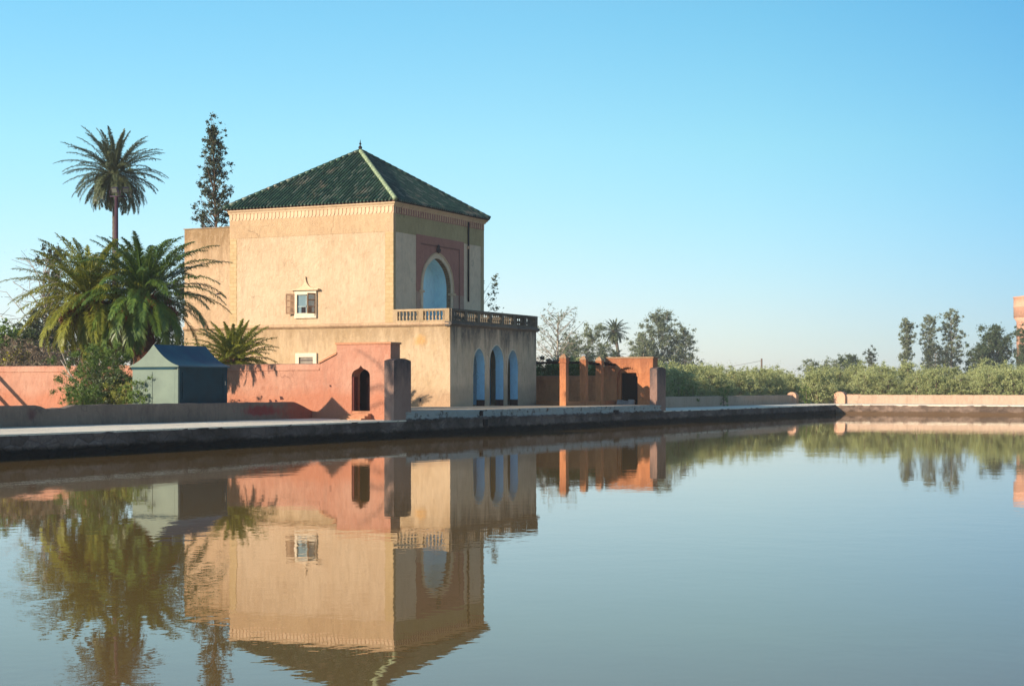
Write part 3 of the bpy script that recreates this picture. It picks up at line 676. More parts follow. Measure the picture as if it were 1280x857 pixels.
for cx, cy in ((x0, y0), (x1, y0), (x1, y1), (x0, y1)):
    hp = MB(); a_ = Vector((cx, cy, ez+0.05)); b_ = Vector((ax, ay, az+0.06)); n_ = 22
    for i in range(n_):
        p = a_.lerp(b_, i/n_); q = a_.lerp(b_, (i+1.12)/n_ if i < n_-1 else 1); hp.tube([p, q], [0.17, 0.14], 8)
    obj('hip_ridge', hp, M['tile_hip'] if (cx, cy) == (x0, y0) else M['tile'], roof)
obj('finial', MB().lathe([(0.03, 0), (0.03, 0.12), (0.13, 0.2), (0.15, 0.28), (0.09, 0.38), (0.03, 0.42), (0.03, 0.46), (0.08, 0.5), (0.09, 0.56), (0.04, 0.62), (0.01, 0.85)], (ax, ay, az), 8), M['void'], roof)
# ---- windows on the sunlit facade
wz = lambda py, y: zat(py, dep(PX0, y))
wy0, wy1 = ona(396.5, PX0), ona(369.5, PX0); wc = (wy0+wy1)/2
zt, zb = wz(363, wc), wz(397.5, wc)
fm = MB(); t_ = 0.20; D = 0.16
fm.box(PX0-D, PX0+0.05, wy0, wy1, zt-0.28, zt+0.02); fm.box(PX0-D, PX0+0.05, wy0, wy1, zb, zb+0.34)
fm.box(PX0-D, PX0+0.05, wy0, wy0+0.12, zb+0.341, zt-0.281); fm.box(PX0-D, PX0+0.05, wy1-0.2, wy1, zb+0.341, zt-0.281)
wn = obj('window', fm, M['white'], uw)
hd = MB(); hw_ = (wy1-wy0)/2+0.2; hp_ = []
for i in range(9):
    t = i/8; hp_.append((wc-hw_*(1-t)**1.9-0.0, zt+0.10+0.85*(t**2.1)*1.0))
hp2 = [(2*wc-u, v) for u, v in hp_[::-1]]
hd.prism([(wc-hw_, zt+0.02)]+hp_+hp2+[(wc+hw_, zt+0.02)], 0.16, leftF(PX0-0.14))
recalc(obj('hood', hd, M['cream'], wn))
hl = MB().box(PX0-0.34, PX0+0.02, wc-hw_-0.05, wc+hw_+0.05, zt+0.0, zt+0.09); obj('hood_ledge', hl, M['cream'], wn)
gl = MB().box(PX0-0.03, PX0+0.02, wy0+0.12, wy1-0.2, zb+0.34, zt-0.28); obj('pane', gl, simple('blue_grey_glass', (0.12, 0.19, 0.22), 0.12, 0, 0.1, 1, 0), wn)
gy0, gy1 = wy0+0.12, wy1-0.2; gz0, gz1 = zb+0.34, zt-0.28
fr_ = MB().box(PX0-0.07, PX0-0.03, gy0, gy1, gz1-0.06, gz1).box(PX0-0.07, PX0-0.03, (gy0+gy1)/2-0.04, (gy0+gy1)/2+0.04, gz0, gz1).box(PX0-0.07, PX0-0.03, gy0, gy1, gz0+0.42, gz0+0.5)
obj('window_frame', fr_, simple('grey_blue_window_paint', (0.22, 0.28, 0.28), 0.6), wn)
obj('pane_opening', MB().box(PX0-0.045, PX0-0.025, (gy0+gy1)/2-0.42, (gy0+gy1)/2-0.05, gz0+0.02, gz0+0.41).box(PX0-0.045, PX0-0.025, (gy0+gy1)/2+0.05, (gy0+gy1)/2+0.42, gz0+0.02, gz0+0.41), M['void'], wn)
for side, yy in (('r', wy0+0.02), ('l', wy1-0.02)):
    sh = MB(); ang = R(40) if side == 'r' else R(25)
    sgn = -1 if side == 'r' else 1
    # a leaf hinged at the frame edge, swung outward
    Lh = 0.62; ux_ = Vector((-math.sin(ang if side == 'r' else R(20)), sgn*math.cos(ang if side == 'r' else R(20)), 0)) if side == 'l' else Vector((-math.cos(R(28)), math.sin(R(28)), 0))
    nx_ = Vector((ux_.y, -ux_.x, 0))
    b0 = Vector((PX0-D-0.01, yy, gz0-0.05)); H_ = gz1-gz0+0.12
    def fr3(u, v, q): p = b0+ux_*u+nx_*q; return (p.x, p.y, p.z+v)
    for (u0, u1, v0, v1) in ((0, 0.07, 0, H_), (Lh-0.07, Lh, 0, H_), (0.07, Lh-0.07, 0, 0.08), (0.07, Lh-0.07, H_-0.08, H_), (0.07, Lh-0.07, H_/3-0.04, H_/3+0.04), (0.07, Lh-0.07, 2*H_/3-0.04, 2*H_/3+0.04)):
        sh.prism([(u0, v0), (u1, v0), (u1, v1), (u0, v1)], 0.05, fr3)
    for k in range(int(H_/0.07)):
        v0 = k*0.07+0.01; sh.prism([(0.07, v0), (Lh-0.07, v0), (Lh-0.07, v0+0.045), (0.07, v0+0.045)], 0.02, lambda u, v, q: fr3(u, v, q+0.015))
    recalc(obj('shutter', sh, M['wood'], wn))
# small low window with white surround
vy0, vy1 = ona(396.8, PX0), ona(370.5, PX0); vt = wz(441, vy0); vb = wz(459, vy0)
sw = MB().box(PX0-0.14, PX0+0.02, vy0, vy1, vt-0.28, vt).box(PX0-0.14, PX0+0.02, vy0, vy0+0.28, vb-1.0, vt-0.281).box(PX0-0.14, PX0+0.02, vy1-0.28, vy1, vb-1.0, vt-0.281)
sw.box(PX0-0.14, PX0+0.02, vy0+0.281, vy1-0.281, vb-1.2, vb-0.9)
w2 = obj('window', sw, M['white'], llo)
obj('pane', MB().box(PX0-0.02, PX0+0.02, vy0+0.28, vy1-0.28, vb-0.9, vt-0.28), simple('dusty_glass', (0.20, 0.16, 0.12), 0.5), w2)
obj('pane_grille', MB().box(PX0-0.06, PX0-0.02, vy0+0.28, vy1-0.28, vt-0.52, vt-0.46), M['greycope'], w2)
obj('wall_vent', MB().box(PX0-0.012, PX0+0.01, ona(526.5, PX0), ona(524.5, PX0), 1.72, 1.92), M['void'], llo)

# ------------------------------------------------------------------ garden walls and gates
GA = 74.3
def gate_wall(GA, name, label, cat, colw, cope, bend, wtop, gtop, doorway_dark, stepz, dmat, recess=0.45, b0=42.75, b1=46.05, bfar=80.0, grey=None, side_h=4.03, tip=False):
    t = thing(name, label, cat, (GA, b0, PZ))
    th = 1.0
    u0, u1, spr, top = doorway_dark
    # block with the doorway notch
    ap = arch_pts((u0+u1)/2, (u1-u0)/2, spr, top, 12)
    if tip: ap[6] = (ap[6][0], ap[6][1]+0.14)
    poly = [(b0, 0.9), (u0, 0.9), (u0, PZ)]+ap+[(u1, PZ), (u1, 0.9), (b1, 0.9)]
    poly += [(b1, gtop-0.0), (b0, gtop-0.0)]
    blk = recalc(obj('gate_block', MB().prism(poly, th, leftF(GA)), colw, t))
    obj('coping', MB().box(GA-0.06, GA+th+0.06, b0-0.06, b1+0.06, gtop, gtop+0.10), cope, blk)
    obj('threshold', MB().box(GA+0.02, GA+th, u0-0.05, u1+0.05, 0.9, PZ+0.012), cope, blk)
    obj('door', MB().box(GA+recess, GA+recess+0.08, u0-0.02, u1+0.02, PZ+0.012, top+0.2), dmat, blk)  # panel coloured as the dark inside an open doorway
    # ramped shoulder and long wall
    sh = [(b1+0.001, 0.9), (bend, 0.9), (bend, wtop), (b1+0.001, gtop-0.5)]
    ws = recalc(obj('wall', MB().prism(sh, 0.5, leftF(GA+0.02)), colw, t))
    cp = [(b1-0.02, gtop-0.5), (bend, wtop), (bend, wtop+0.09), (b1-0.02, gtop-0.40)]
    recalc(obj('ramped_coping', MB().prism(cp, 0.62, leftF(GA-0.06)), cope, ws))
    r = random.Random(5); k = 90; vs = []; fs = []
    for i in range(k+1):
        y = bend+0.001+(bfar-bend)*i/k; j = r.uniform(-0.012, 0.012)
        for dx, z in ((0.02, 0.9), (0.02, wtop-0.38), (-0.03, wtop-0.36+j), (0.06, wtop-0.04+j), (0.35, wtop+j), (0.6, wtop-0.3), (0.6, 0.9)): vs.append((GA+dx, y, z))
    for i in range(k):
        for j in range(6): fs.append((i*7+j, i*7+j+1, (i+1)*7+j+1, (i+1)*7+j))
    lw = recalc(obj('wall', (vs, fs, None), colw, t))
    # end buttress at the water
    bt = []
    ax0, ax1 = GA-0.65, GA+1.18
    n = 8
    top_ = [(ax0+(ax1-ax0)*i/n, side_h+0.13*math.sin(math.pi*i/n)) for i in range(n+1)]
    poly = [(ax0, 0.80), (ax1, 0.80)]+top_[::-1]
    recalc(obj('end_buttress', MB().prism(poly, b0-(QB+0.08), lambda u, v, q: (u, QB+0.08+q, v)), grey or M['greycope'], t))
    return t, lw, blk
du0, du1 = ona(462.3, GA), ona(439.6, GA)
gt, redwall, gblk = gate_wall(GA, 'garden_wall', 'salmon pink garden wall with a small pointed arch doorway left of the pavilion', 'wall', M['salmon'], M['salmon_cope'], 47.15, 3.92, 4.92, (du0, du1, 3.25, 3.66), 0.93, M['door'], tip=True, recess=0.85)
obj('door_jamb', MB().box(GA+0.05, GA+0.44, du1-0.11, du1-0.005, PZ, 3.2), plaster('dark_red_jamb', (0.12, 0.03, 0.025), (0.09, 0.025, 0.02)), gblk)
# steps up to the doorway
st = thing('steps', 'low worn steps rising to the pointed doorway', 'steps', (GA-1, 44.5, 0.93))
for i in range(3):
    obj('step', MB().box(GA-0.36*(3-i), GA-0.02 if i == 2 else GA-0.36*(2-i), 43.9, 45.2, 0.9, 1.03+0.115*i), M['salmon_cope'], st)
low = low_wall('stair_wall', (GA-0.05, 43.9), (GA-0.06, 47.55), 1.1, 1.6, 0.14, M['salmon'], 'sloping plastered cheek at the foot of the pink gate', 31)
low.location.z = -5.0
bpy.data.objects.remove(low)
# scratched letters on the pink wall
def text_mesh(txt, size, loc, parent, mat, name, depth=0.004):
    cu = bpy.data.curves.new('t', 'FONT'); cu.body = txt; cu.size = size; cu.space_character = 1.7; cu.offset = -0.012*size
    to = bpy.data.objects.new('t', cu); C.objects.link(to)
    me = bpy.data.meshes.new_from_object(to.evaluated_get(bpy.context.evaluated_depsgraph_get())); bpy.data.objects.remove(to)
    vs = [(loc[0], loc[1]-v.co.x, loc[2]+v.co.y) for v in me.vertices]; fs = [tuple(p.vertices) for p in me.polygons]
    return obj(name, (vs, fs, None), mat, parent)
ly = ona(326.5, GA)
text_mesh('MSGA', 0.30, (GA+0.012, ly, zat(487, dep(GA, ly))), redwall, simple('scratched_plaster', (0.48, 0.19, 0.11), 0.95), 'scratched_letters')
for px, py, s_ in ((352, 497, 0.09), (345, 500.5, 0.06), (338, 500.5, 0.07), (327, 495, 0.04), (299, 500, 0.05), (290, 499.5, 0.04), (413, 482, 0.05)):
    y = ona(px, GA); obj('plaster_chip', MB().prism([(y-s_*1.6, zat(py, dep(GA, y))-s_), (y+s_, zat(py, dep(GA, y))-s_*1.2), (y+s_*1.5, zat(py, dep(GA, y))+s_), (y-s_*0.4, zat(py, dep(GA, y))+s_*0.8)], 0.01, leftF(GA+0.012)), M['skirt'], redwall)

# ---- orange gate on the far side of the pavilion
GB = 113.0
eu0, eu1 = ona(797, GB), ona(771, GB)
ot, orw, oblk = gate_wall(GB, 'garden_gate', 'orange plastered gate block with a wide dark arched doorway right of the pavilion', 'gate', M['brickred'], M['brickred_cope'], 46.9, 3.55, 4.82, (eu0, eu1, 3.55, 4.22), 0.93, M['door'], recess=0.55, b1=46.55, bfar=78)
# square inner frame of the doorway
obj('door_frame', MB().box(GB+0.30, GB+0.54, eu1-0.2, eu1-0.003, PZ, 3.85).box(GB+0.30, GB+0.54, eu0+0.003, eu1-0.2, 3.75, 4.3), M['brickred'], oblk)
# scalloped edge of the arch
sm = MB(); ap = arch_pts((eu0+eu1)/2, (eu1-eu0)/2, 3.55, 4.22, 14)
for u, v in ap: sm.add([(GB-0.03+0.0, u+0.09*math.cos(q*math.pi/3), v+0.09*math.sin(q*math.pi/3)) for q in range(6)]+[(GB+0.25, u+0.09*math.cos(q*math.pi/3), v+0.09*math.sin(q*math.pi/3)) for q in range(6)],
    [tuple(range(6)), tuple(range(11, 5, -1))]+[(q, (q+1) % 6, 6+(q+1) % 6, 6+q) for q in range(6)])
recalc(obj('scalloped_edge', sm, M['brickred'], oblk))
for i, (px, s_) in enumerate(((776, 0.42), (782.5, 0.36), (790, 0.44))):
    y = ona(px, GB-0.3); r = random.Random(i+3)
    bm_ = MB().box(-s_*0.35, s_*0.35, -s_*0.5, s_*0.5, 0, s_*0.85)
    bm_.v = [(x+r.uniform(-.05, .05), yy+r.uniform(-.05, .05), z*(1 if z == 0 else r.uniform(0.85, 1.05))) for x, yy, z in bm_.v]
    o = obj('stone_block', bm_, simple('pale_stone_%d' % 0, (0.30, 0.27, 0.26), 0.9), None, local=True); o.location = (GB-0.35, y, PZ)
    tag(o, ['pale stone block at the left foot of the orange doorway', 'smaller pale stone block between two others in the orange doorway', 'pale stone block at the right foot of the orange doorway'][i], 'stone block', 'stone blocks on the orange doorway sill')
def column(x, y, h, s, label):
    t = thing('garden_column', label, 'column', (x, y, PZ), 'orange columns beside the orange gate')
    obj('shaft', MB().box(x-s/2, x+s/2, y-s/2, y+s/2, PZ, h-0.62), M['brickred'], t)
    z = h-0.62; mb = MB().box(x-s/2-0.05, x+s/2+0.05, y-s/2-0.05, y+s/2+0.05, z, z+0.09).box(x-s/2-0.015, x+s/2+0.015, y-s/2-0.015, y+s/2+0.015, z+0.09, z+0.32)
    obj('capital', mb, M['brickred'], t)
    z += 0.32; vs = []; fs = []
    rings = [(0.5*s+0.03, 0), (0.47*s, 0.1), (0.34*s, 0.2), (0.16*s, 0.27), (0.03, 0.30)]
    for r_, dz in rings: vs += [(x-r_, y-r_, z+dz), (x+r_, y-r_, z+dz), (x+r_, y+r_, z+dz), (x-r_, y+r_, z+dz)]
    for i in range(4):
        for j in range(4): fs.append((i*4+j, i*4+(j+1) % 4, i*4+4+(j+1) % 4, i*4+4+j))
    fs.append((16, 17, 18, 19)); obj('cap', (vs, fs, None), M['brickred_cope'], t)
    return t
column(103.7, 45.8, 4.98, 0.47, 'sunlit orange column nearest the pavilion')
column(107.2, 45.8, 4.92, 0.45, 'middle one of the three orange columns, dimmer than its neighbour')
column(110.1, 45.8, 4.9, 0.45, 'orange column nearest the gate block')
kb = MB().add([(x, y, z) for z in (PZ-0.01, PZ+0.32) for x, y in ((103.75, 46.05), (104.15, 46.05), (109.0, 50.15), (108.62, 50.19))], [(0, 1, 2, 3), (4, 5, 6, 7), (0, 1, 5, 4), (1, 2, 6, 5), (2, 3, 7, 6), (3, 0, 4, 7)])
tag(obj('kerb_wall', kb, M['brickred']), 'knee-high orange kerb from the sunlit column to the pavilion corner', 'wall')
kb = MB().box(104.0, 112.9, 45.65, 45.95, PZ-0.01, PZ+0.3)
tag(obj('kerb_wall', kb, M['brickred']), 'knee-high shaded orange kerb linking the three columns', 'wall')
# pergola beams over the columns
pg = thing('pergola', 'dark timber pergola beams carried between the orange columns and the pavilion', 'pergola', (110, 48, PZ))
obj('beam', MB().box(107.2, 113, 45.72, 45.88, 4.28, 4.44), M['door'], pg)
obj('beam', MB().box(108.9, 109.05, 45.89, 56, 4.40, 4.54), M['door'], pg)
obj('beam', MB().box(112.0, 112.15, 45.89, 60, 4.42, 4.56), M['door'], pg)

# ------------------------------------------------------------------ kiosk
kx0, kx1, ky0, ky1 = 63.3, 67.3, 48.15, 50.8
ki = thing('kiosk', 'small blue green kiosk with a curved roof behind the low wall', 'kiosk', (kx0, ky0, 0.9))
KE = 3.58
obj('body', MB().box(kx0, kx1, ky0, ky1, 0.86, KE), M['teal'], ki)
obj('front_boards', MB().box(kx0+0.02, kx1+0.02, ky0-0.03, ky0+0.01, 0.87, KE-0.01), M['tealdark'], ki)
fr_ = MB(); X0, X1 = kx0+0.35, kx1-0.3; z0, z1 = 2.2, 3.32
fr_.box(X0, X1, ky0-0.08, ky0-0.03, z1, z1+0.06).box(X0, X1, ky0-0.08, ky0-0.03, z0-0.1, z0).box(X0, X0+0.07, ky0-0.08, ky0-0.03, z0, z1).box(X1-0.07, X1, ky0-0.08, ky0-0.03, z0, z1)
for i in range(5): fr_.box(X0+0.07, X1-0.07, ky0-0.05, ky0-0.031, z0+0.05+i*0.22, z0+0.2+i*0.22)
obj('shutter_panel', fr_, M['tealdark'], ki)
obj('latch', MB().box(X1+0.12, X1+0.16, ky0-0.06, ky0-0.03, 2.75, 2.95), M['white'], ki)
obj('side_panel', MB().box(kx0-0.025, kx0+0.01, ky0+0.12, ky0+1.42, 0.87, KE-0.2).box(kx0-0.025, kx0+0.01, ky0+1.45, ky1-0.12, 0.87, KE-0.2), M['teal'], ki)
obj('corner_trim', MB().box(kx0-0.03, kx0+0.08, ky0-0.085, ky0+0.11, 0.87, KE-0.02), M['teal'], ki)
prf = []
hwk = (ky1-ky0)/2+0.14; kc = (ky0+ky1)/2; n = 14
for i in range(n+1):
    t = i/n; prf.append((kc-hwk*(1-t), 3.68+1.02*(0.35*t+0.65*t**2.1)))
prf = [(kc-hwk, 3.62)]+prf
prf = prf+[(2*kc-u, v) for u, v in prf[:-1][::-1]]
k = len(prf); rx0, rx1 = kx0-0.07, kx1+0.1
ro = recalc(obj('roof', MB().prism(prf, rx1-rx0-0.04, leftF(rx0+0.04)), M['tealroof'], ki))
recalc(obj('gable', MB().prism(prf, 0.05, leftF(rx0-0.011)), M['teal'], ro))
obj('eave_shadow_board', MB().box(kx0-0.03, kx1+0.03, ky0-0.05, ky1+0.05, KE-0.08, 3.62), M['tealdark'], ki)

# ------------------------------------------------------------------ vegetation generators
def quads(P, U, V, col=None):
    """P centres, U,V half vectors -> rhombus leaves"""
    n = len(P); v = np.stack([P-U, P+V*0.5-U*0.1, P+U, P-V*0.5-U*0.1], 1).reshape(-1, 3)
    f = np.arange(4*n).reshape(-1, 4); return v, f
def fastobj(name, v, f, mat, parent=None, smooth=False):
    me = bpy.data.meshes.new(name); n = len(f)
    me.vertices.add(len(v)); me.vertices.foreach_set('co', np.asarray(v, dtype=np.float32).ravel())
    k = f.shape[1]; me.loops.add(n*k); me.loops.foreach_set('vertex_index', np.asarray(f, dtype=np.int32).ravel())
    me.polygons.add(n); me.polygons.foreach_set('loop_start', np.arange(0, n*k, k, dtype=np.int32))
    try: me.polygons.foreach_set('loop_total', np.full(n, k, dtype=np.int32))
    except Exception: pass
    me.update(calc_edges=True); me.validate(); me.materials.append(mat)
    o = bpy.data.objects.new(name, me); C.objects.link(o)
    if parent is not None: o.parent = parent
    return o
def leafcloud(rs, cen, rad, n, size, flat=1.0, up=0.0, aspect=2.2, soft=True):
    """n leaves spread in clumps (cen k x 3, rad k)"""
    cen = np.asarray(cen); rad = np.asarray(rad); k = len(cen)
    idx = rs.choice(k, n, p=rad**2/np.sum(rad**2))
    d = rs.normal(size=(n, 3)); d /= np.linalg.norm(d, axis=1)[:, None]
    rr = rs.uniform(0.25, 1.0, n)**0.6
    rr = np.abs(rs.normal(0, 0.62, n)) if soft else rr
    P = cen[idx]+d*(rr*rad[idx])[:, None]*np.array([1, 1, flat])
    U = rs.normal(size=(n, 3)); U[:, 2] += up; U /= np.linalg.norm(U, axis=1)[:, None]
    W = rs.normal(size=(n, 3)); V = np.cross(U, W); V /= np.linalg.norm(V, axis=1)[:, None]
    s = size*rs.uniform(0.6, 1.3, n)[:, None]
    return quads(P, U*s, V*s*(2/aspect))
def make_tree(name, H, env, seed, leaf, bark, nlimb=16, nsub=4, clump=0.5, nleaf=6000, lsize=0.1, base=0.25, r0=0.18, lean=(0, 0), up=0.45, rise=0.5, flat=0.8, drop=0.0, crownname='crown', leaf_up=0.0, twigs=True, aspect=2.2, rmin=0.0):
    """env(t)->radius of crown at relative height t"""
    rs = np.random.RandomState(seed); r = random.Random(seed)
    root = bpy.data.objects.new(name, None); C.objects.link(root)
    mb = MB(); tp = [Vector((lean[0]*t*H+0.06*H*0.3*math.sin(3*t+seed), lean[1]*t*H+0.05*H*0.3*math.cos(2.3*t+seed)-0.05*H*0.3*math.cos(seed), t*H*0.93)) for t in [i/8 for i in range(9)]]
    mb.tube(tp, [r0*(1-0.9*i/8)+0.01 for i in range(9)], 7)
    def tr(t):
        i = min(7, int(t*8)); return tp[i].lerp(tp[i+1], t*8-i)
    cen = []; rad = []
    for i in range(nlimb):
        t = base+(1-base)*((i+r.random()*0.8)/nlimb); t = min(0.98, t); q = i*2.399+r.uniform(-.4, .4); e = env(t)*r.uniform(0.65, 1.05)
        s0 = tr(max(0.02, t-rise*e/H*0.9)); t1 = tr(t)
        tip = Vector((t1.x+e*math.cos(q), t1.y+e*math.sin(q), t*H+r.uniform(-.03, .03)*H-drop*e))
        mid = s0.lerp(tip, 0.5)+Vector((0, 0, 0.08*e+r.uniform(-.1, .1)*e))
        rr = max(r0*0.38*(1-t*0.6), rmin*2.2)
        mb.tube([s0, mid, tip], [rr, rr*0.6, max(rr*0.15, rmin)], 5)
        for j in range(nsub):
            u = 0.35+0.65*(j+1)/nsub; p = s0.lerp(mid, u*2) if u < 0.5 else mid.lerp(tip, u*2-1)
            off = Vector((r.gauss(0, 1), r.gauss(0, 1), r.gauss(0.25, 0.7)))*clump*0.9
            c = p+off; cr = clump*r.uniform(0.55, 1.15)
            if twigs: mb.tube([p, c], [max(rr*0.3, rmin), max(rr*0.08, rmin*0.6)], 4, False)
            cen.append(tuple(c)); rad.append(cr)
    o = obj('trunk', mb, bark, root, local=True)
    if nleaf:
        v, f = leafcloud(rs, cen, rad, nleaf, lsize, flat, leaf_up, aspect)
        fastobj(crownname, v, f, leaf, root)
    return root

def frond_np(rs, L, e0, az, droop, nl, ll, lw, vee=0.5, twist=0.0, side_droop=0.75):
    """one pinnate palm leaf; returns verts (n,3), quads"""
    k = 12; pts = []; p = np.zeros(3); e = e0; ds = L/k
    h = np.array([math.cos(az), math.sin(az), 0.0]); sd = np.array([-math.sin(az), math.cos(az), 0.0])
    tang = []
    for i in range(k+1):
        t = h*math.cos(e)+np.array([0, 0, math.sin(e)]); pts.append(p.copy()); tang.append(t); p = p+t*ds+sd*twist*ds*i/k; e -= droop/k*(0.5+1.2*i/k)
    pts = np.array(pts); tang = np.array(tang)
    V = []; Fc = []
    # rachis as thin strip tube (3 sided)
    n0 = 0
    for i in range(k+1):
        w_ = 0.045*(1-0.8*i/k)*L/4; nrm = np.cross(sd, tang[i])
        V += [pts[i]-sd*w_, pts[i]+sd*w_, pts[i]-nrm*w_*0 + np.cross(tang[i], sd)*(-w_)]
    for i in range(k):
        a = i*3; b = a+3
        for j in range(3): Fc.append((a+j, a+(j+1) % 3, b+(j+1) % 3, b+j))
    base = len(V)
    for s in (-1, 1):
        for i in range(nl):
            t = 0.12+0.88*(i+rs.uniform(0, 0.6))/nl; t = min(t, 0.995); x = t*k; j = int(x); fr_ = x-j; j2 = min(j+1, k)
            q = pts[j]*(1-fr_)+pts[j2]*fr_; tg = tang[j]*(1-fr_)+tang[j2]*fr_; nrm = np.cross(sd, tg); nrm = -nrm if nrm[2] < 0 and e0 > -0.5 else nrm
            nrm = np.cross(tg, sd); nrm = -nrm if nrm[2] < 0 else nrm
            l_ = ll*(math.sin(math.pi*min(1, 0.18+0.82*t))**0.6*0.9+0.12)*rs.uniform(0.8, 1.1)
            d = tg*(0.55+0.5*t)+sd*s*0.85+nrm*(vee*rs.uniform(-0.3, 2.0)); d /= np.linalg.norm(d)
            d2 = d+np.array([0, 0, -side_droop*rs.uniform(0.5, 1.6)])
            wv = np.cross(d, nrm); wv /= np.linalg.norm(wv)+1e-9; wv = wv*lw*0.5
            m_ = q+d*l_*0.5; e_ = q+(d+d2)*0.5*l_
            b0 = len(V); V += [q-wv*0.6, q+wv*0.6, m_+wv, m_-wv, e_+wv*0.15, e_-wv*0.15]
            Fc += [(b0, b0+1, b0+2, b0+3), (b0+3, b0+2, b0+4, b0+5)]
    return np.array(V), np.array(Fc)
def make_palm(name, base, crown_z, label, group, leaf, trunkm, nf=70, L=4.0, nl=42, ll=0.5, lw=0.04, tr=(0.3, 0.22), emin=-0.9, emax=1.4, droop=1.1, seed=1, lean=(0, 0), vee=0.5, fruit=False, skirt=True, edist=1.0, head=0.45, azlim=None):
    rs = np.random.RandomState(seed)
    t = thing(name, label, 'palm tree', (base[0], base[1], base[2]), group)
    h = crown_z-base[2]
    mb = MB(); n = max(8, int(h/0.22)); pts = []; rad = []
    for i in range(n+1):
        s = i/n; pts.append((lean[0]*s*s, lean[1]*s*s, h*s)); rad.append((tr[0]*(1-s)+tr[1]*s)*(1+(0.08 if i % 2 else -0.05))+(head-tr[1])*max(0, (s-1+1.2/h)/(1.2/h))*0.6)
    mb.tube(pts, rad, 10)
    # stubs of old leaf bases around the head
    hx, hy = lean
    for i in range(70):
        z = h-1.1*rs.rand()+0.15; a = rs.rand()*6.28; r_ = tr[1]+(head-tr[1])*0.6
        p = Vector((hx+r_*0.8*math.cos(a), hy+r_*0.8*math.sin(a), z)); mb.tube([p, p+Vector((math.cos(a)*0.28, math.sin(a)*0.28, 0.26))], [0.06, 0.03], 4)
    obj('trunk', mb, trunkm, t, local=True)
    VV = []; FF = []; off = 0
    for i in range(nf):
        u = ((i+0.5)/nf)**edist; e0 = emax+(emin-emax)*u+rs.uniform(-.08, .08); az = i*2.39996+rs.uniform(-.15, .15)
        Lf = L*(0.72+0.28*math.sin(math.pi*min(1, u*1.1+0.1)))*rs.uniform(0.9, 1.08)
        v, f = frond_np(rs, Lf, e0, az, droop*rs.uniform(0.75, 1.25)*(0.65+0.5*u), nl, ll, lw, vee, rs.uniform(-.15, .15))
        r_ = 0.2; v = v+np.array([hx+r_*math.cos(az), hy+r_*math.sin(az), h+0.15*(1-u)-0.25*u])
        VV.append(v); FF.append(f+off); off += len(v)
    fastobj('crown', np.concatenate(VV), np.concatenate(FF), leaf, t)
    if fruit:
        for i in range(5):
            a = i*1.26+0.3; cx, cy = hx+1.15*math.cos(a), hy+1.15*math.sin(a)
            cen = [(cx, cy, h-0.45-0.1*(i % 3)), (cx*1.2-hx*0.2, cy*1.2-hy*0.2, h-0.8-0.1*(i % 3))]
            v, f = leafcloud(rs, cen, [0.5, 0.42], 800, 0.12, 1.1, 0.0, 4, soft=False)
            fastobj('date_cluster', v, f, M['fruit'], t)
    return t
# ---- palms
a, b = at(143, 134)
make_palm('date_palm', (a, b, g0), zat(217, 134), 'tall slender date palm rising high above the others behind the lamp pole', None, M['palmblue'], M['palmgrey'], nf=100, L=4.7, nl=60, ll=0.5, lw=0.06, tr=(0.22, 0.16), emin=-0.8, emax=1.45, droop=1.0, seed=3, vee=0.35, edist=0.85, head=0.38)
a, b = at(180, 87.5)
make_palm('date_palm', (a, b, g0), zat(372, 87.5), 'broad green palm with orange date stalks behind the kiosk', 'bushy palms behind the pink wall', M['palmleaf'], M['palmtrunk'], nf=96, L=4.8, nl=70, ll=0.55, lw=0.055, tr=(0.62, 0.52), emin=-0.7, emax=1.4, droop=1.4, seed=5, vee=0.3, fruit=True, head=0.8)
a, b = at(112, 88)
make_palm('date_palm', (a, b, g0), zat(375, 88), 'broad yellowish palm left of the one with date stalks', 'bushy palms behind the pink wall', M['palmyellow'], M['palmtrunk'], nf=92, L=4.5, nl=66, ll=0.55, lw=0.052, tr=(0.5, 0.42), emin=-0.9, emax=1.4, droop=1.15, seed=8, vee=0.35, fruit=True, head=0.7)
a, b = at(292, 101)
make_palm('date_palm', (a, b, g0), zat(449, 101), 'short young palm with upright yellow green leaves against the pavilion wall', None, M['palmyellow'], M['palmtrunk'], nf=80, L=3.0, nl=50, ll=0.42, lw=0.06, tr=(0.4, 0.35), emin=-0.15, emax=1.35, droop=0.95, seed=12, vee=0.35, head=0.5)
# palm outside the frame whose leaves shade the pink gate
make_palm('date_palm', (48.3, 53.6, g0), 11.6, 'palm beside the quay walkway left of the picture', None, M['palmleaf'], M['palmtrunk'], nf=17, L=3.4, nl=34, ll=0.4, lw=0.04, seed=21, head=0.6, droop=1.1)
# far palms on the right
a, b = at(776, 300)
make_palm('date_palm', (a, b, g0), zat(414, 300), 'grey green palm on a thin trunk between two distant trees above the orange gate', None, M['palmblue'], M['palmgrey'], nf=60, L=3.1, nl=34, ll=0.42, lw=0.08, tr=(0.3, 0.28), emin=-1.1, emax=1.4, droop=1.0, seed=31, lean=(0.0, 1.2), head=0.6)
a, b = at(753, 290)
make_palm('date_palm', (a, b, g0), zat(441, 290), 'small distant palm peeping over the pergola', None, M['palmblue'], M['palmgrey'], nf=36, L=2.4, nl=26, ll=0.4, lw=0.08, seed=33)
a, b = at(769, 280)
make_palm('date_palm', (a, b, g0), zat(446, 280), 'small distant palm top just above the orange gate block', None, M['palmblue'], M['palmgrey'], nf=30, L=2.0, nl=24, ll=0.4, lw=0.08, seed=34)

# ---- single trees
def place(root, px, Z, label, cat='tree', group=None, rot=0, s=1.0, z=g0):
    a, b = at(px, Z); root.location = (a, b, z); root.rotation_euler = (0, 0, rot); root.scale = (s, s, s); return tag(root, label, cat, group)
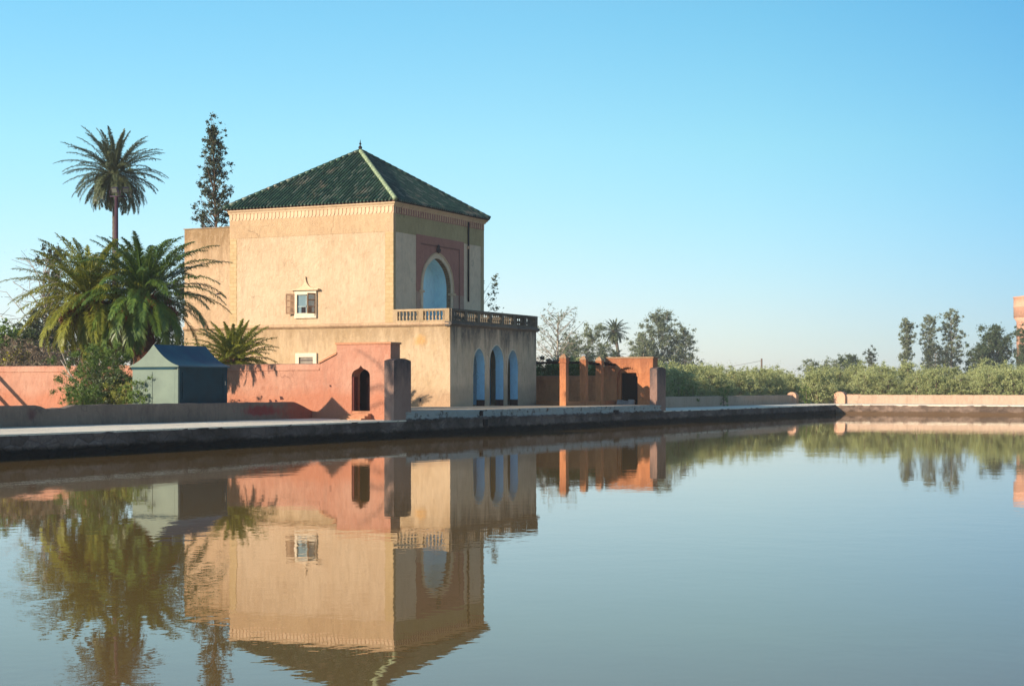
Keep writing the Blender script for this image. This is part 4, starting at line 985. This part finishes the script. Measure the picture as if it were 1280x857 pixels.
# conifer behind the pavilion
H = zat(150, 128)-g0
def envc(t): return (2.75*(1-t)**0.75+0.3)*(1 if t > 0.35 else 1)
rt_ = make_tree('conifer', H, lambda t: 0.15+4.8*(1-t), 14, M['dark'], M['bark'], nlimb=110, nsub=5, clump=0.27, nleaf=20000, lsize=0.09, base=0.42, r0=0.26, rise=0.2, flat=0.9)
place(rt_, 266, 128, 'tall sparse dark conifer behind the flat annexe roof')
# bare tree and cypresses at far left
def cyp(px, top, Z, seed, label, r=0.75):
    H = zat(top, Z)-g0
    t = make_tree('cypress', H, lambda t: r*min(1, (1-t)*2.2+0.12), seed, M['dark'], M['bark'], nlimb=46, nsub=2, clump=0.36, nleaf=5000, lsize=0.13, base=0.08, r0=0.14, rise=0.9, flat=1.3, leaf_up=1.2)
    return place(t, px, Z, label, 'tree', 'narrow cypresses behind the palms')
cyp(66, 310, 140, 41, 'left of two thin dark cypresses rising behind the palms')
cyp(76, 311, 141, 42, 'right of two thin dark cypresses rising behind the palms')
t = make_tree('bare_tree', zat(318, 125)-g0, lambda t: 4.2*math.sin(math.pi*min(1, t*0.9+0.05)), 51, M['twig'], M['bark_pale'], nlimb=30, nsub=6, clump=1.0, nleaf=500, lsize=0.10, base=0.35, r0=0.16, rise=0.9, aspect=6, rmin=0.022)
place(t, 52, 125, 'leafless pale-twigged tree left of the cypresses')
for i, (px, top, Z, w_, mt, lab) in enumerate([
    (5, 399, 108, 3.0, 'shrub', 'pale green bush at the left edge behind the pink wall'),
    (22, 408, 112, 2.6, 'shrubdark', 'dark rounded bush behind the pink wall near the left edge'),
    (36, 398, 120, 2.0, 'dark', 'dark evergreen with stepped outline left of the palms'),
    (58, 380, 122, 2.2, 'dark', 'taller dark evergreen hidden partly by the yellowish palm'),
    (95, 420, 108, 3.0, 'shrubdark', 'dark bush in the shade under the palms'),
    (150, 425, 112, 3.0, 'shrubdark', 'dark bush behind the palm trunks'),
    (215, 425, 108, 2.6, 'shrubdark', 'dark bush behind the kiosk roof'),
    (240, 300, 132, 2.6, 'dark', 'dark evergreen between the palm and the annexe')]):
    H = zat(top, Z)-g0-0.5
    t = make_tree('shrub' if H < 6 else 'evergreen_tree', H, (lambda w_: (lambda t: w_*(1-t**3)*(0.6+0.4*math.sin(3*t))))(w_) if i not in (2, 3, 7) else (lambda w_: (lambda t: w_*(1-t)**0.7+0.2))(w_), 60+i, M[mt], M['bark'], nlimb=34, nsub=4, clump=0.55, nleaf=9000, lsize=0.12, base=0.08, r0=0.12, rise=0.6)
    place(t, px, Z, lab, 'bush' if H < 6 else 'tree')
for i, (px, Z, w_, top, lab) in enumerate([(38, 100, 2.0, 432, 'brown twiggy bush on the pink wall near the left edge'), (62, 99, 2.0, 436, 'brown twiggy bush on the pink wall beside the leaning shrub'), (18, 99, 1.8, 424, 'dark twiggy bush at the far left behind the pink wall')]):
    t = make_tree('twiggy_bush', zat(top, Z)-g0, (lambda w_: (lambda t: w_*(0.5+0.6*t)*(1 if t < 0.85 else 0.7)))(w_), 80+i, M['twig'], M['bark_pale'], nlimb=40, nsub=4, clump=0.5, nleaf=5000, lsize=0.12, base=0.15, r0=0.08, rise=0.9, aspect=5)
    place(t, px, Z, lab, 'bush')
t = make_tree('shrub', 1.5, lambda t: 0.8, 91, M['blossom'], M['bark'], nlimb=10, nsub=3, clump=0.3, nleaf=500, lsize=0.1, base=0.3, r0=0.05)
place(t, 22, 100, 'small bush with yellow leaves behind the pink wall', 'bush', z=g0+3.0)
bpy.data.objects[t.name].location.z = g0+2.6
# leaning bright shrub beside the lamp pole and low plants (in front of the pink wall)
Z = 83.5
t = make_tree('shrub', zat(434, Z)-0.9, lambda t: 0.5+1.7*math.sin(math.pi*min(1, max(0, (t-0.12)*1.05))), 101, M['shrub'], M['bark_pale'], nlimb=54, nsub=5, clump=0.30, nleaf=30000, lsize=0.065, base=0.10, r0=0.09, rise=1.0, lean=(-0.02, 0.0), leaf_up=0.6, aspect=3.5)
place(t, 124, Z, 'tall bright green shrub with leaning stems beside the lamp pole', 'bush')
t = make_tree('shrub', 1.9, lambda t: 0.55+0.5*t, 103, M['shrub'], M['bark'], nlimb=26, nsub=4, clump=0.22, nleaf=6000, lsize=0.075, base=0.05, r0=0.04, rise=1.2, leaf_up=1.2, aspect=4)
place(t, 103, 79, 'low green shrub at the foot of the leaning one', 'bush', z=0.9)
t = make_tree('shrub', 2.15, lambda t: 0.5+0.35*t, 104, M['shrub'], M['bark'], nlimb=30, nsub=4, clump=0.2, nleaf=6000, lsize=0.07, base=0.05, r0=0.04, rise=1.4, leaf_up=1.6, aspect=4.5)
place(t, 178, 79, 'low dark leaved shrub in front of the kiosk side', 'bush', z=0.9)
t = make_tree('shrub', 2.0, lambda t: 0.5+0.4*t, 105, M['palmyellow'], M['bark'], nlimb=26, nsub=4, clump=0.24, nleaf=4500, lsize=0.075, base=0.05, r0=0.04, rise=1.4, leaf_up=1.4, aspect=4.5)
place(t, 158, 80.5, 'low yellowish shrub left of the kiosk', 'bush', z=0.9)
t = make_tree('shrub', 2.6, lambda t: 0.6+0.4*t, 106, M['shrubdark'], M['bark'], nlimb=26, nsub=4, clump=0.3, nleaf=6000, lsize=0.08, base=0.05, r0=0.04, rise=1.2)
place(t, 136, 82, 'dark shrub in the shade between lamp pole and leaning shrub', 'bush', z=0.9)
# broken stems reaching left from the big shrub
bs = thing('fallen_branch', 'thin bare branches leaning down from the pink wall top to the shrub foot', 'branch', (*at(95, 86), 1.0))
mb = MB()
p0 = Vector((*at(76, 91), zat(450, 91))); p1 = Vector((*at(88, 88), zat(468, 88))); p2 = Vector((*at(103, 84), zat(492, 84))); p3 = Vector((*at(108, 83), 1.0))
mb.tube([p0, p1, p2, p3], [0.03, 0.05, 0.05, 0.06], 6)
mb.tube([p0+Vector((0.5, 0.6, 0.9)), p1, p2+Vector((0, -0.2, 0.1))], [0.015, 0.03, 0.035], 5)
mb.tube([p1+Vector((0.2, 0.8, 0.3)), p1.lerp(p2, 0.5), p3+Vector((0, -.2, 0))], [0.015, 0.03, 0.03], 5)
obj('stem', mb, M['bark_pale'], bs)

# ---- distant trees, right half
def euc(px, top, Z, w_, seed, label, mat='euca', nl=9000, nlimb=30, clump=0.8, base=0.25, ls=0.17, r0=0.2, shape=0, rmin=0.0, bark='bark_pale', group=None, flat=0.75, nsub=4):
    H = zat(top, Z)-g0-clump*0.8
    env = {0: lambda t: w_*(0.55+0.55*math.sin(math.pi*min(1, t*1.0))), 1: lambda t: w_*math.sin(math.pi*min(0.97, 0.12+t*0.85))**0.6, 2: lambda t: w_*(0.75+0.35*math.sin(9*t))*(1 if t < .85 else .6)}[shape]
    t = make_tree('tree', H, env, seed, M[mat], M[bark], nlimb=int(nlimb*1.2), nsub=nsub+1, clump=clump*0.85, nleaf=int(nl*1.7), lsize=ls*0.75, base=base, r0=r0, rise=0.8, flat=flat, rmin=rmin)
    return place(t, px, Z, label, 'tree', group)
euc(695, 377, 250, 4.2, 201, 'sparse pale almost leafless tree just right of the balustrade', nl=2300, nlimb=38, clump=0.8, ls=0.15, r0=0.3, shape=0, nsub=5, rmin=0.035)
euc(733, 404, 270, 4.6, 202, 'grey green loose-crowned tree between the sparse tree and the small palm', nl=12000, nlimb=40, clump=1.0, shape=0, base=0.12, ls=0.2)
euc(712, 424, 265, 3.4, 203, 'lower grey green tree behind the pergola', nl=7000, nlimb=26, clump=0.9, base=0.1, shape=1, ls=0.2)
euc(829, 386, 330, 6.4, 204, 'large rounded eucalyptus above the orange gate', nl=20000, nlimb=56, clump=1.2, shape=1, base=0.15, ls=0.24, r0=0.35)
euc(806, 414, 325, 4.4, 205, 'smaller leafy tree at the left flank of the large eucalyptus', nl=11000, nlimb=34, clump=1.0, shape=1, base=0.1, ls=0.22)
euc(857, 403, 328, 2.6, 206, 'slim leafy tree at the right flank of the large eucalyptus', nl=5000, nlimb=24, clump=0.9, shape=0, base=0.2, ls=0.22)
euc(1132, 397, 342, 1.5, 207, 'leftmost of the three tall slim trees beyond the far wall', nl=11000, nlimb=50, clump=0.6, shape=2, base=0.08, ls=0.22)
euc(1159, 391, 344, 2.0, 208, 'middle of the three tall slim trees beyond the far wall', nl=8500, nlimb=46, clump=0.6, shape=2, base=0.2, ls=0.21)
euc(1188, 384, 346, 2.6, 209, 'rightmost and tallest of the three slim trees beyond the far wall', nl=8500, nlimb=46, clump=0.6, shape=0, base=0.3, ls=0.21, r0=0.25)
euc(1170, 428, 340, 2.0, 210, 'small dark tree between the tall slim trees', mat='dark', nl=4000, nlimb=20, clump=0.8, shape=1, base=0.1, ls=0.22)
euc(1184, 432, 338, 1.8, 211, 'small dark tree at the foot of the tallest slim tree', mat='dark', nl=3500, nlimb=20, clump=0.8, shape=1, base=0.1, ls=0.22)
euc(1243, 404, 345, 3.9, 212, 'big dense dark tree left of the water tower', mat='shrubdark', nl=22000, nlimb=60, clump=1.2, shape=1, base=0.08, ls=0.25, r0=0.3)
euc(1222, 428, 342, 3.0, 213, 'lower dark tree at the left side of the big dense tree', mat='shrubdark', nl=9000, nlimb=30, clump=1.0, shape=1, base=0.06, ls=0.24)
euc(1279, 404, 340, 2.3, 214, 'dark tree at the right edge in front of the water tower', mat='shrubdark', nl=10000, nlimb=36, clump=0.9, shape=2, base=0.06, ls=0.22)
euc(1062, 440, 360, 3.2, 215, 'rounded grey green tree just above the olive grove', nl=8000, nlimb=26, clump=1.0, shape=1, base=0.1, ls=0.24, mat='shrubdark')
euc(1046, 446, 362, 2.2, 219, 'small grey green tree left of the rounded one above the grove', nl=4000, nlimb=20, clump=0.9, shape=1, base=0.1, ls=0.24)
euc(1015, 447, 365, 1.9, 216, 'leftmost small tree top above the olive grove', nl=3000, nlimb=18, clump=0.9, shape=1, base=0.1, ls=0.24)
euc(1033, 448, 365, 1.6, 217, 'second small tree top above the olive grove', nl=2500, nlimb=16, clump=0.8, shape=1, base=0.1, ls=0.24)
euc(1090, 434, 355, 1.3, 218, 'small dark pointed tree above the olive grove', nl=3500, nlimb=26, clump=0.6, shape=2, base=0.05, ls=0.2, mat='dark')
t = make_tree('tree', zat(341, 135)-g0, lambda t: 2.3, 221, M['euca'], M['bark'], nlimb=14, nsub=3, clump=0.35, nleaf=900, lsize=0.11, base=0.62, r0=0.14, rise=0.9)
place(t, 594, 135, 'tree whose sparse twigs show right of the upper storey')
euc(618, 387, 200, 1.3, 222, 'leafy tree top peeping above the shaded balustrade', nl=2500, nlimb=24, clump=0.6, shape=1, base=0.3, ls=0.16)

# ---- olive grove: individual trees, several shapes shared
protos = []
for i in range(4):
    p = make_tree('olive_tree', 4.4, (lambda i: (lambda t: (1.9+0.15*i)*math.sin(math.pi*min(0.93, 0.22+t*0.68))**0.7))(i), 301+i, M['olive'], M['bark'], nlimb=38, nsub=4, clump=0.42, nleaf=10000, lsize=0.095, base=0.26, r0=0.13, rise=0.8, flat=0.9, leaf_up=1.0, aspect=3.0)
    protos.append(p)
used = [False]*4
def olive(x, y, s, label, group):
    i = rnd.randrange(4)
    if used[i]: o = copy_tree(protos[i])
    else: o = protos[i]; used[i] = True
    o.location = (x, y, g0-0.1); o.rotation_euler = (0, 0, rnd.uniform(0, 6.28)); o.scale = (s*rnd.uniform(0.95, 1.15), s*rnd.uniform(0.95, 1.15), s); tag(o, label, 'olive tree', group)
for r_ in range(3):
    x = 116+r_*1.5
    while x < 176+r_*14:
        olive(x+rnd.uniform(-.4, .4), 50.7+r_*3.1+rnd.uniform(-.4, .4), 0.74*rnd.choice((0.78, 0.9, 1.0, 1.06, 1.16))*(1+0.05*r_), 'grey green olive tree in the dense row behind the shaded low wall', 'olive trees behind the shaded low wall'); x += 2.3
for r_ in range(4):
    y = 47.5+r_
    while y > 12:
        olive(176.6+r_*3.3+rnd.uniform(-.5, .5), y+rnd.uniform(-.4, .4), 0.74*rnd.choice((0.72, 0.86, 1.0, 1.08, 1.2))*(1+0.06*r_), 'grey green olive tree in the dense grove behind the sunlit far wall', 'olive trees behind the sunlit far wall'); y -= 2.6
t = make_tree('shrub', 3.3, lambda t: 1.7*math.sin(math.pi*min(0.95, 0.2+t*0.7))**0.6, 331, M['olive'], M['bark'], nlimb=34, nsub=4, clump=0.45, nleaf=9000, lsize=0.1, base=0.05, r0=0.1, rise=0.8)
place(t, 1022, 174.5, 'round pale green bush in the gap between the two pink piers', 'bush')
for i, (px, Z, s_) in enumerate(((847, 141, 1.7), (866, 144, 1.3), (1008, 171.5, 1.5), (905, 150, 1.1))):
    t = make_tree('weed', s_+0.8, lambda t: 0.25+0.45*t, 340+i, M['shrub'], M['bark'], nlimb=14, nsub=3, clump=0.16, nleaf=900, lsize=0.09, base=0.1, r0=0.03, rise=1.6, leaf_up=1.5, aspect=5)
    place(t, px, Z, ['leafy weed just right of the orange gate buttress', 'second leafy weed along the shaded low wall', 'tall weed beside the pier in the gap', 'small weed in the middle of the shaded low wall'][i], 'plant')
# climbing greenery and hedge behind the orange wall
rs = np.random.RandomState(5)
cen = []; rad = []
for y in np.arange(47.8, 58, 0.42):
    for k in range(3): cen.append((114.0+rs.uniform(-.2, 1.4), y+rs.uniform(-.2, .2), 3.55+rs.uniform(0, 0.85))); rad.append(rs.uniform(0.25, 0.5))
v, f = leafcloud(rs, cen, rad, 17000, 0.075)
tag(fastobj('climber', v, f, M['shrub']), 'green climbing plant along the top of the orange wall under the pergola', 'climber')
cen = []; rad = []
for y in np.arange(49.0, 58, 0.4):
    cen.append((112.2+rs.uniform(-.5, .5), y, 4.6+rs.uniform(-0.1, 0.3))); rad.append(rs.uniform(0.2, 0.35))
v, f = leafcloud(rs, cen, rad, 5000, 0.07, 0.6)
tag(fastobj('vine', v, f, M['twig']), 'brownish vine resting on the pergola beam beside the pavilion', 'vine')

# ------------------------------------------------------------------ lamp pole with two floodlights
Z = 91.0; a, b = at(145.5, Z); lz = zat(246, Z)
lp = thing('floodlight_pole', 'tall brown pole carrying two floodlights in front of the date palm trunk', 'lamp pole', (a, b, g0))
obj('pole', MB().tube([(a, b, g0), (a, b, lz)], [0.115, 0.10], 12), M['pole'], lp)
rv = Vector((CU, -CV, 0)); fv = Vector((CV, CU, 0)); c = Vector((a, b, lz))
obj('crossarm', MB().tube([c-rv*0.35+Vector((0, 0, 0.02)), c+rv*0.62+Vector((0, 0, 0.02))], 0.035, 6), M['metal_dark'], lp)
for s, yaw in ((-0.12, -0.5), (0.52, 0.5)):
    cc = c+rv*s+Vector((0, 0, 0.36)); n1 = (-fv+rv*yaw*0.7+Vector((0, 0, -0.55))).normalized(); e1 = n1.cross(Vector((0, 0, 1))).normalized(); e2 = e1.cross(n1)
    hb = MB(); k0 = [cc+e1*(x*0.19)+e2*(y*0.16) for x, y in ((-1, -1), (1, -1), (1, 1), (-1, 1))]; k1 = [cc-n1*0.2+e1*(x*0.15)+e2*(y*0.12) for x, y in ((-1, -1), (1, -1), (1, 1), (-1, 1))]
    hb.add(k0+k1, [(0, 1, 2, 3), (7, 6, 5, 4), (0, 4, 5, 1), (1, 5, 6, 2), (2, 6, 7, 3), (3, 7, 4, 0)])
    h_ = recalc(obj('floodlight', hb, M['metal_dark'], lp))
    k2 = [cc+n1*0.01+e1*(x*0.155)+e2*(y*0.125) for x, y in ((-1, -1), (1, -1), (1, 1), (-1, 1))]
    obj('lens', MB().add(k2, [(0, 1, 2, 3)]), simple('floodlight_glass', (0.12, 0.13, 0.11), 0.3, 0, 0.05, 1, 0), h_)
    obj('bracket', MB().tube([cc-e1*0.29, cc-e1*0.29-Vector((0, 0, 0.34)), cc+e1*0.29-Vector((0, 0, 0.34)), cc+e1*0.29], 0.02, 5), M['metal_dark'], h_)

# distant utility pole with wires
Z = 300; a, b = at(952, Z); zt_ = zat(448, Z)
up_ = thing('utility_pole', 'thin distant utility pole sticking out above the olive grove', 'utility pole', (a, b, g0))
obj('pole', MB().tube([(a, b, g0), (a, b, zt_)], [0.2, 0.16], 6), M['bark'], up_)
wp = MB()
for s in (0,):
    pts = [(a-15*t*CU+0, b+15*t*CV, zt_-0.4-3.2*t+1.2*t*t) for t in (0, .33, .66, 1)]
    wp.tube(pts, 0.03, 3)
obj('wire', wp, M['bark'], up_)
# water tower
Z = 356; xc = at(1268, Z); a, b = at(1268+24, Z)
wt = thing('water_tower', 'salmon coloured round water tower at the right edge of the picture', 'tower', (a, b, g0))
tw = plaster('salmon_tower_render', (0.62, 0.33, 0.22), (0.56, 0.29, 0.19))
Rr = 24*Z/F
z1 = zat(371, Z)-g0; z2 = zat(397, Z)-g0; z3 = zat(402, Z)-g0
obj('tank', MB().lathe([(Rr, z2), (Rr, z2+(z1-z2)*0.48), (Rr+0.1, z2+(z1-z2)*0.5), (Rr+0.1, z2+(z1-z2)*0.53), (Rr, z2+(z1-z2)*0.55), (Rr, z1-0.3), (Rr+0.15, z1-0.2), (Rr+0.15, z1), (0.5, z1+0.5)], (a, b, g0), 40), tw, wt)
obj('shaft', MB().lathe([(Rr-0.6, 0), (Rr-0.6, z3), (Rr-0.05, z2-0.01)], (a, b, g0), 40), tw, wt)
# unseen beams added outside the frame to stripe the pink wall with shadow
pg = thing('pergola', 'timber pergola against the pink wall just outside the left edge', 'pergola', (70, 71, g0))
for i, (yb, zb_) in enumerate(((70.2, 3.75), (70.7, 3.0), (71.1, 2.1))):
    obj('beam', MB().box(64.5, 74.2, yb, yb+0.16, zb_, zb_+0.18), M['bark'], pg)
obj('post', MB().box(64.5, 64.7, 70.1, 71.4, g0, 3.9), M['bark'], pg)
# ------------------------------------------------------------------ haze
hz = bpy.data.materials.new('thin_haze'); hz.use_nodes = True; n = hz.node_tree; n.nodes.clear()
vo = n.nodes.new('ShaderNodeVolumePrincipled'); vo.inputs['Color'].default_value = (0.86, 0.93, 1.0, 1); vo.inputs['Density'].default_value = 0.00024; vo.inputs['Anisotropy'].default_value = 0.0
ou = n.nodes.new('ShaderNodeOutputMaterial'); n.links.new(vo.outputs[0], ou.inputs['Volume'])
tag(obj('haze', MB().box(-2100, 2100, -2100, 2100, -1.6, 27), hz), 'thin pale haze fading the far trees', kind='stuff')
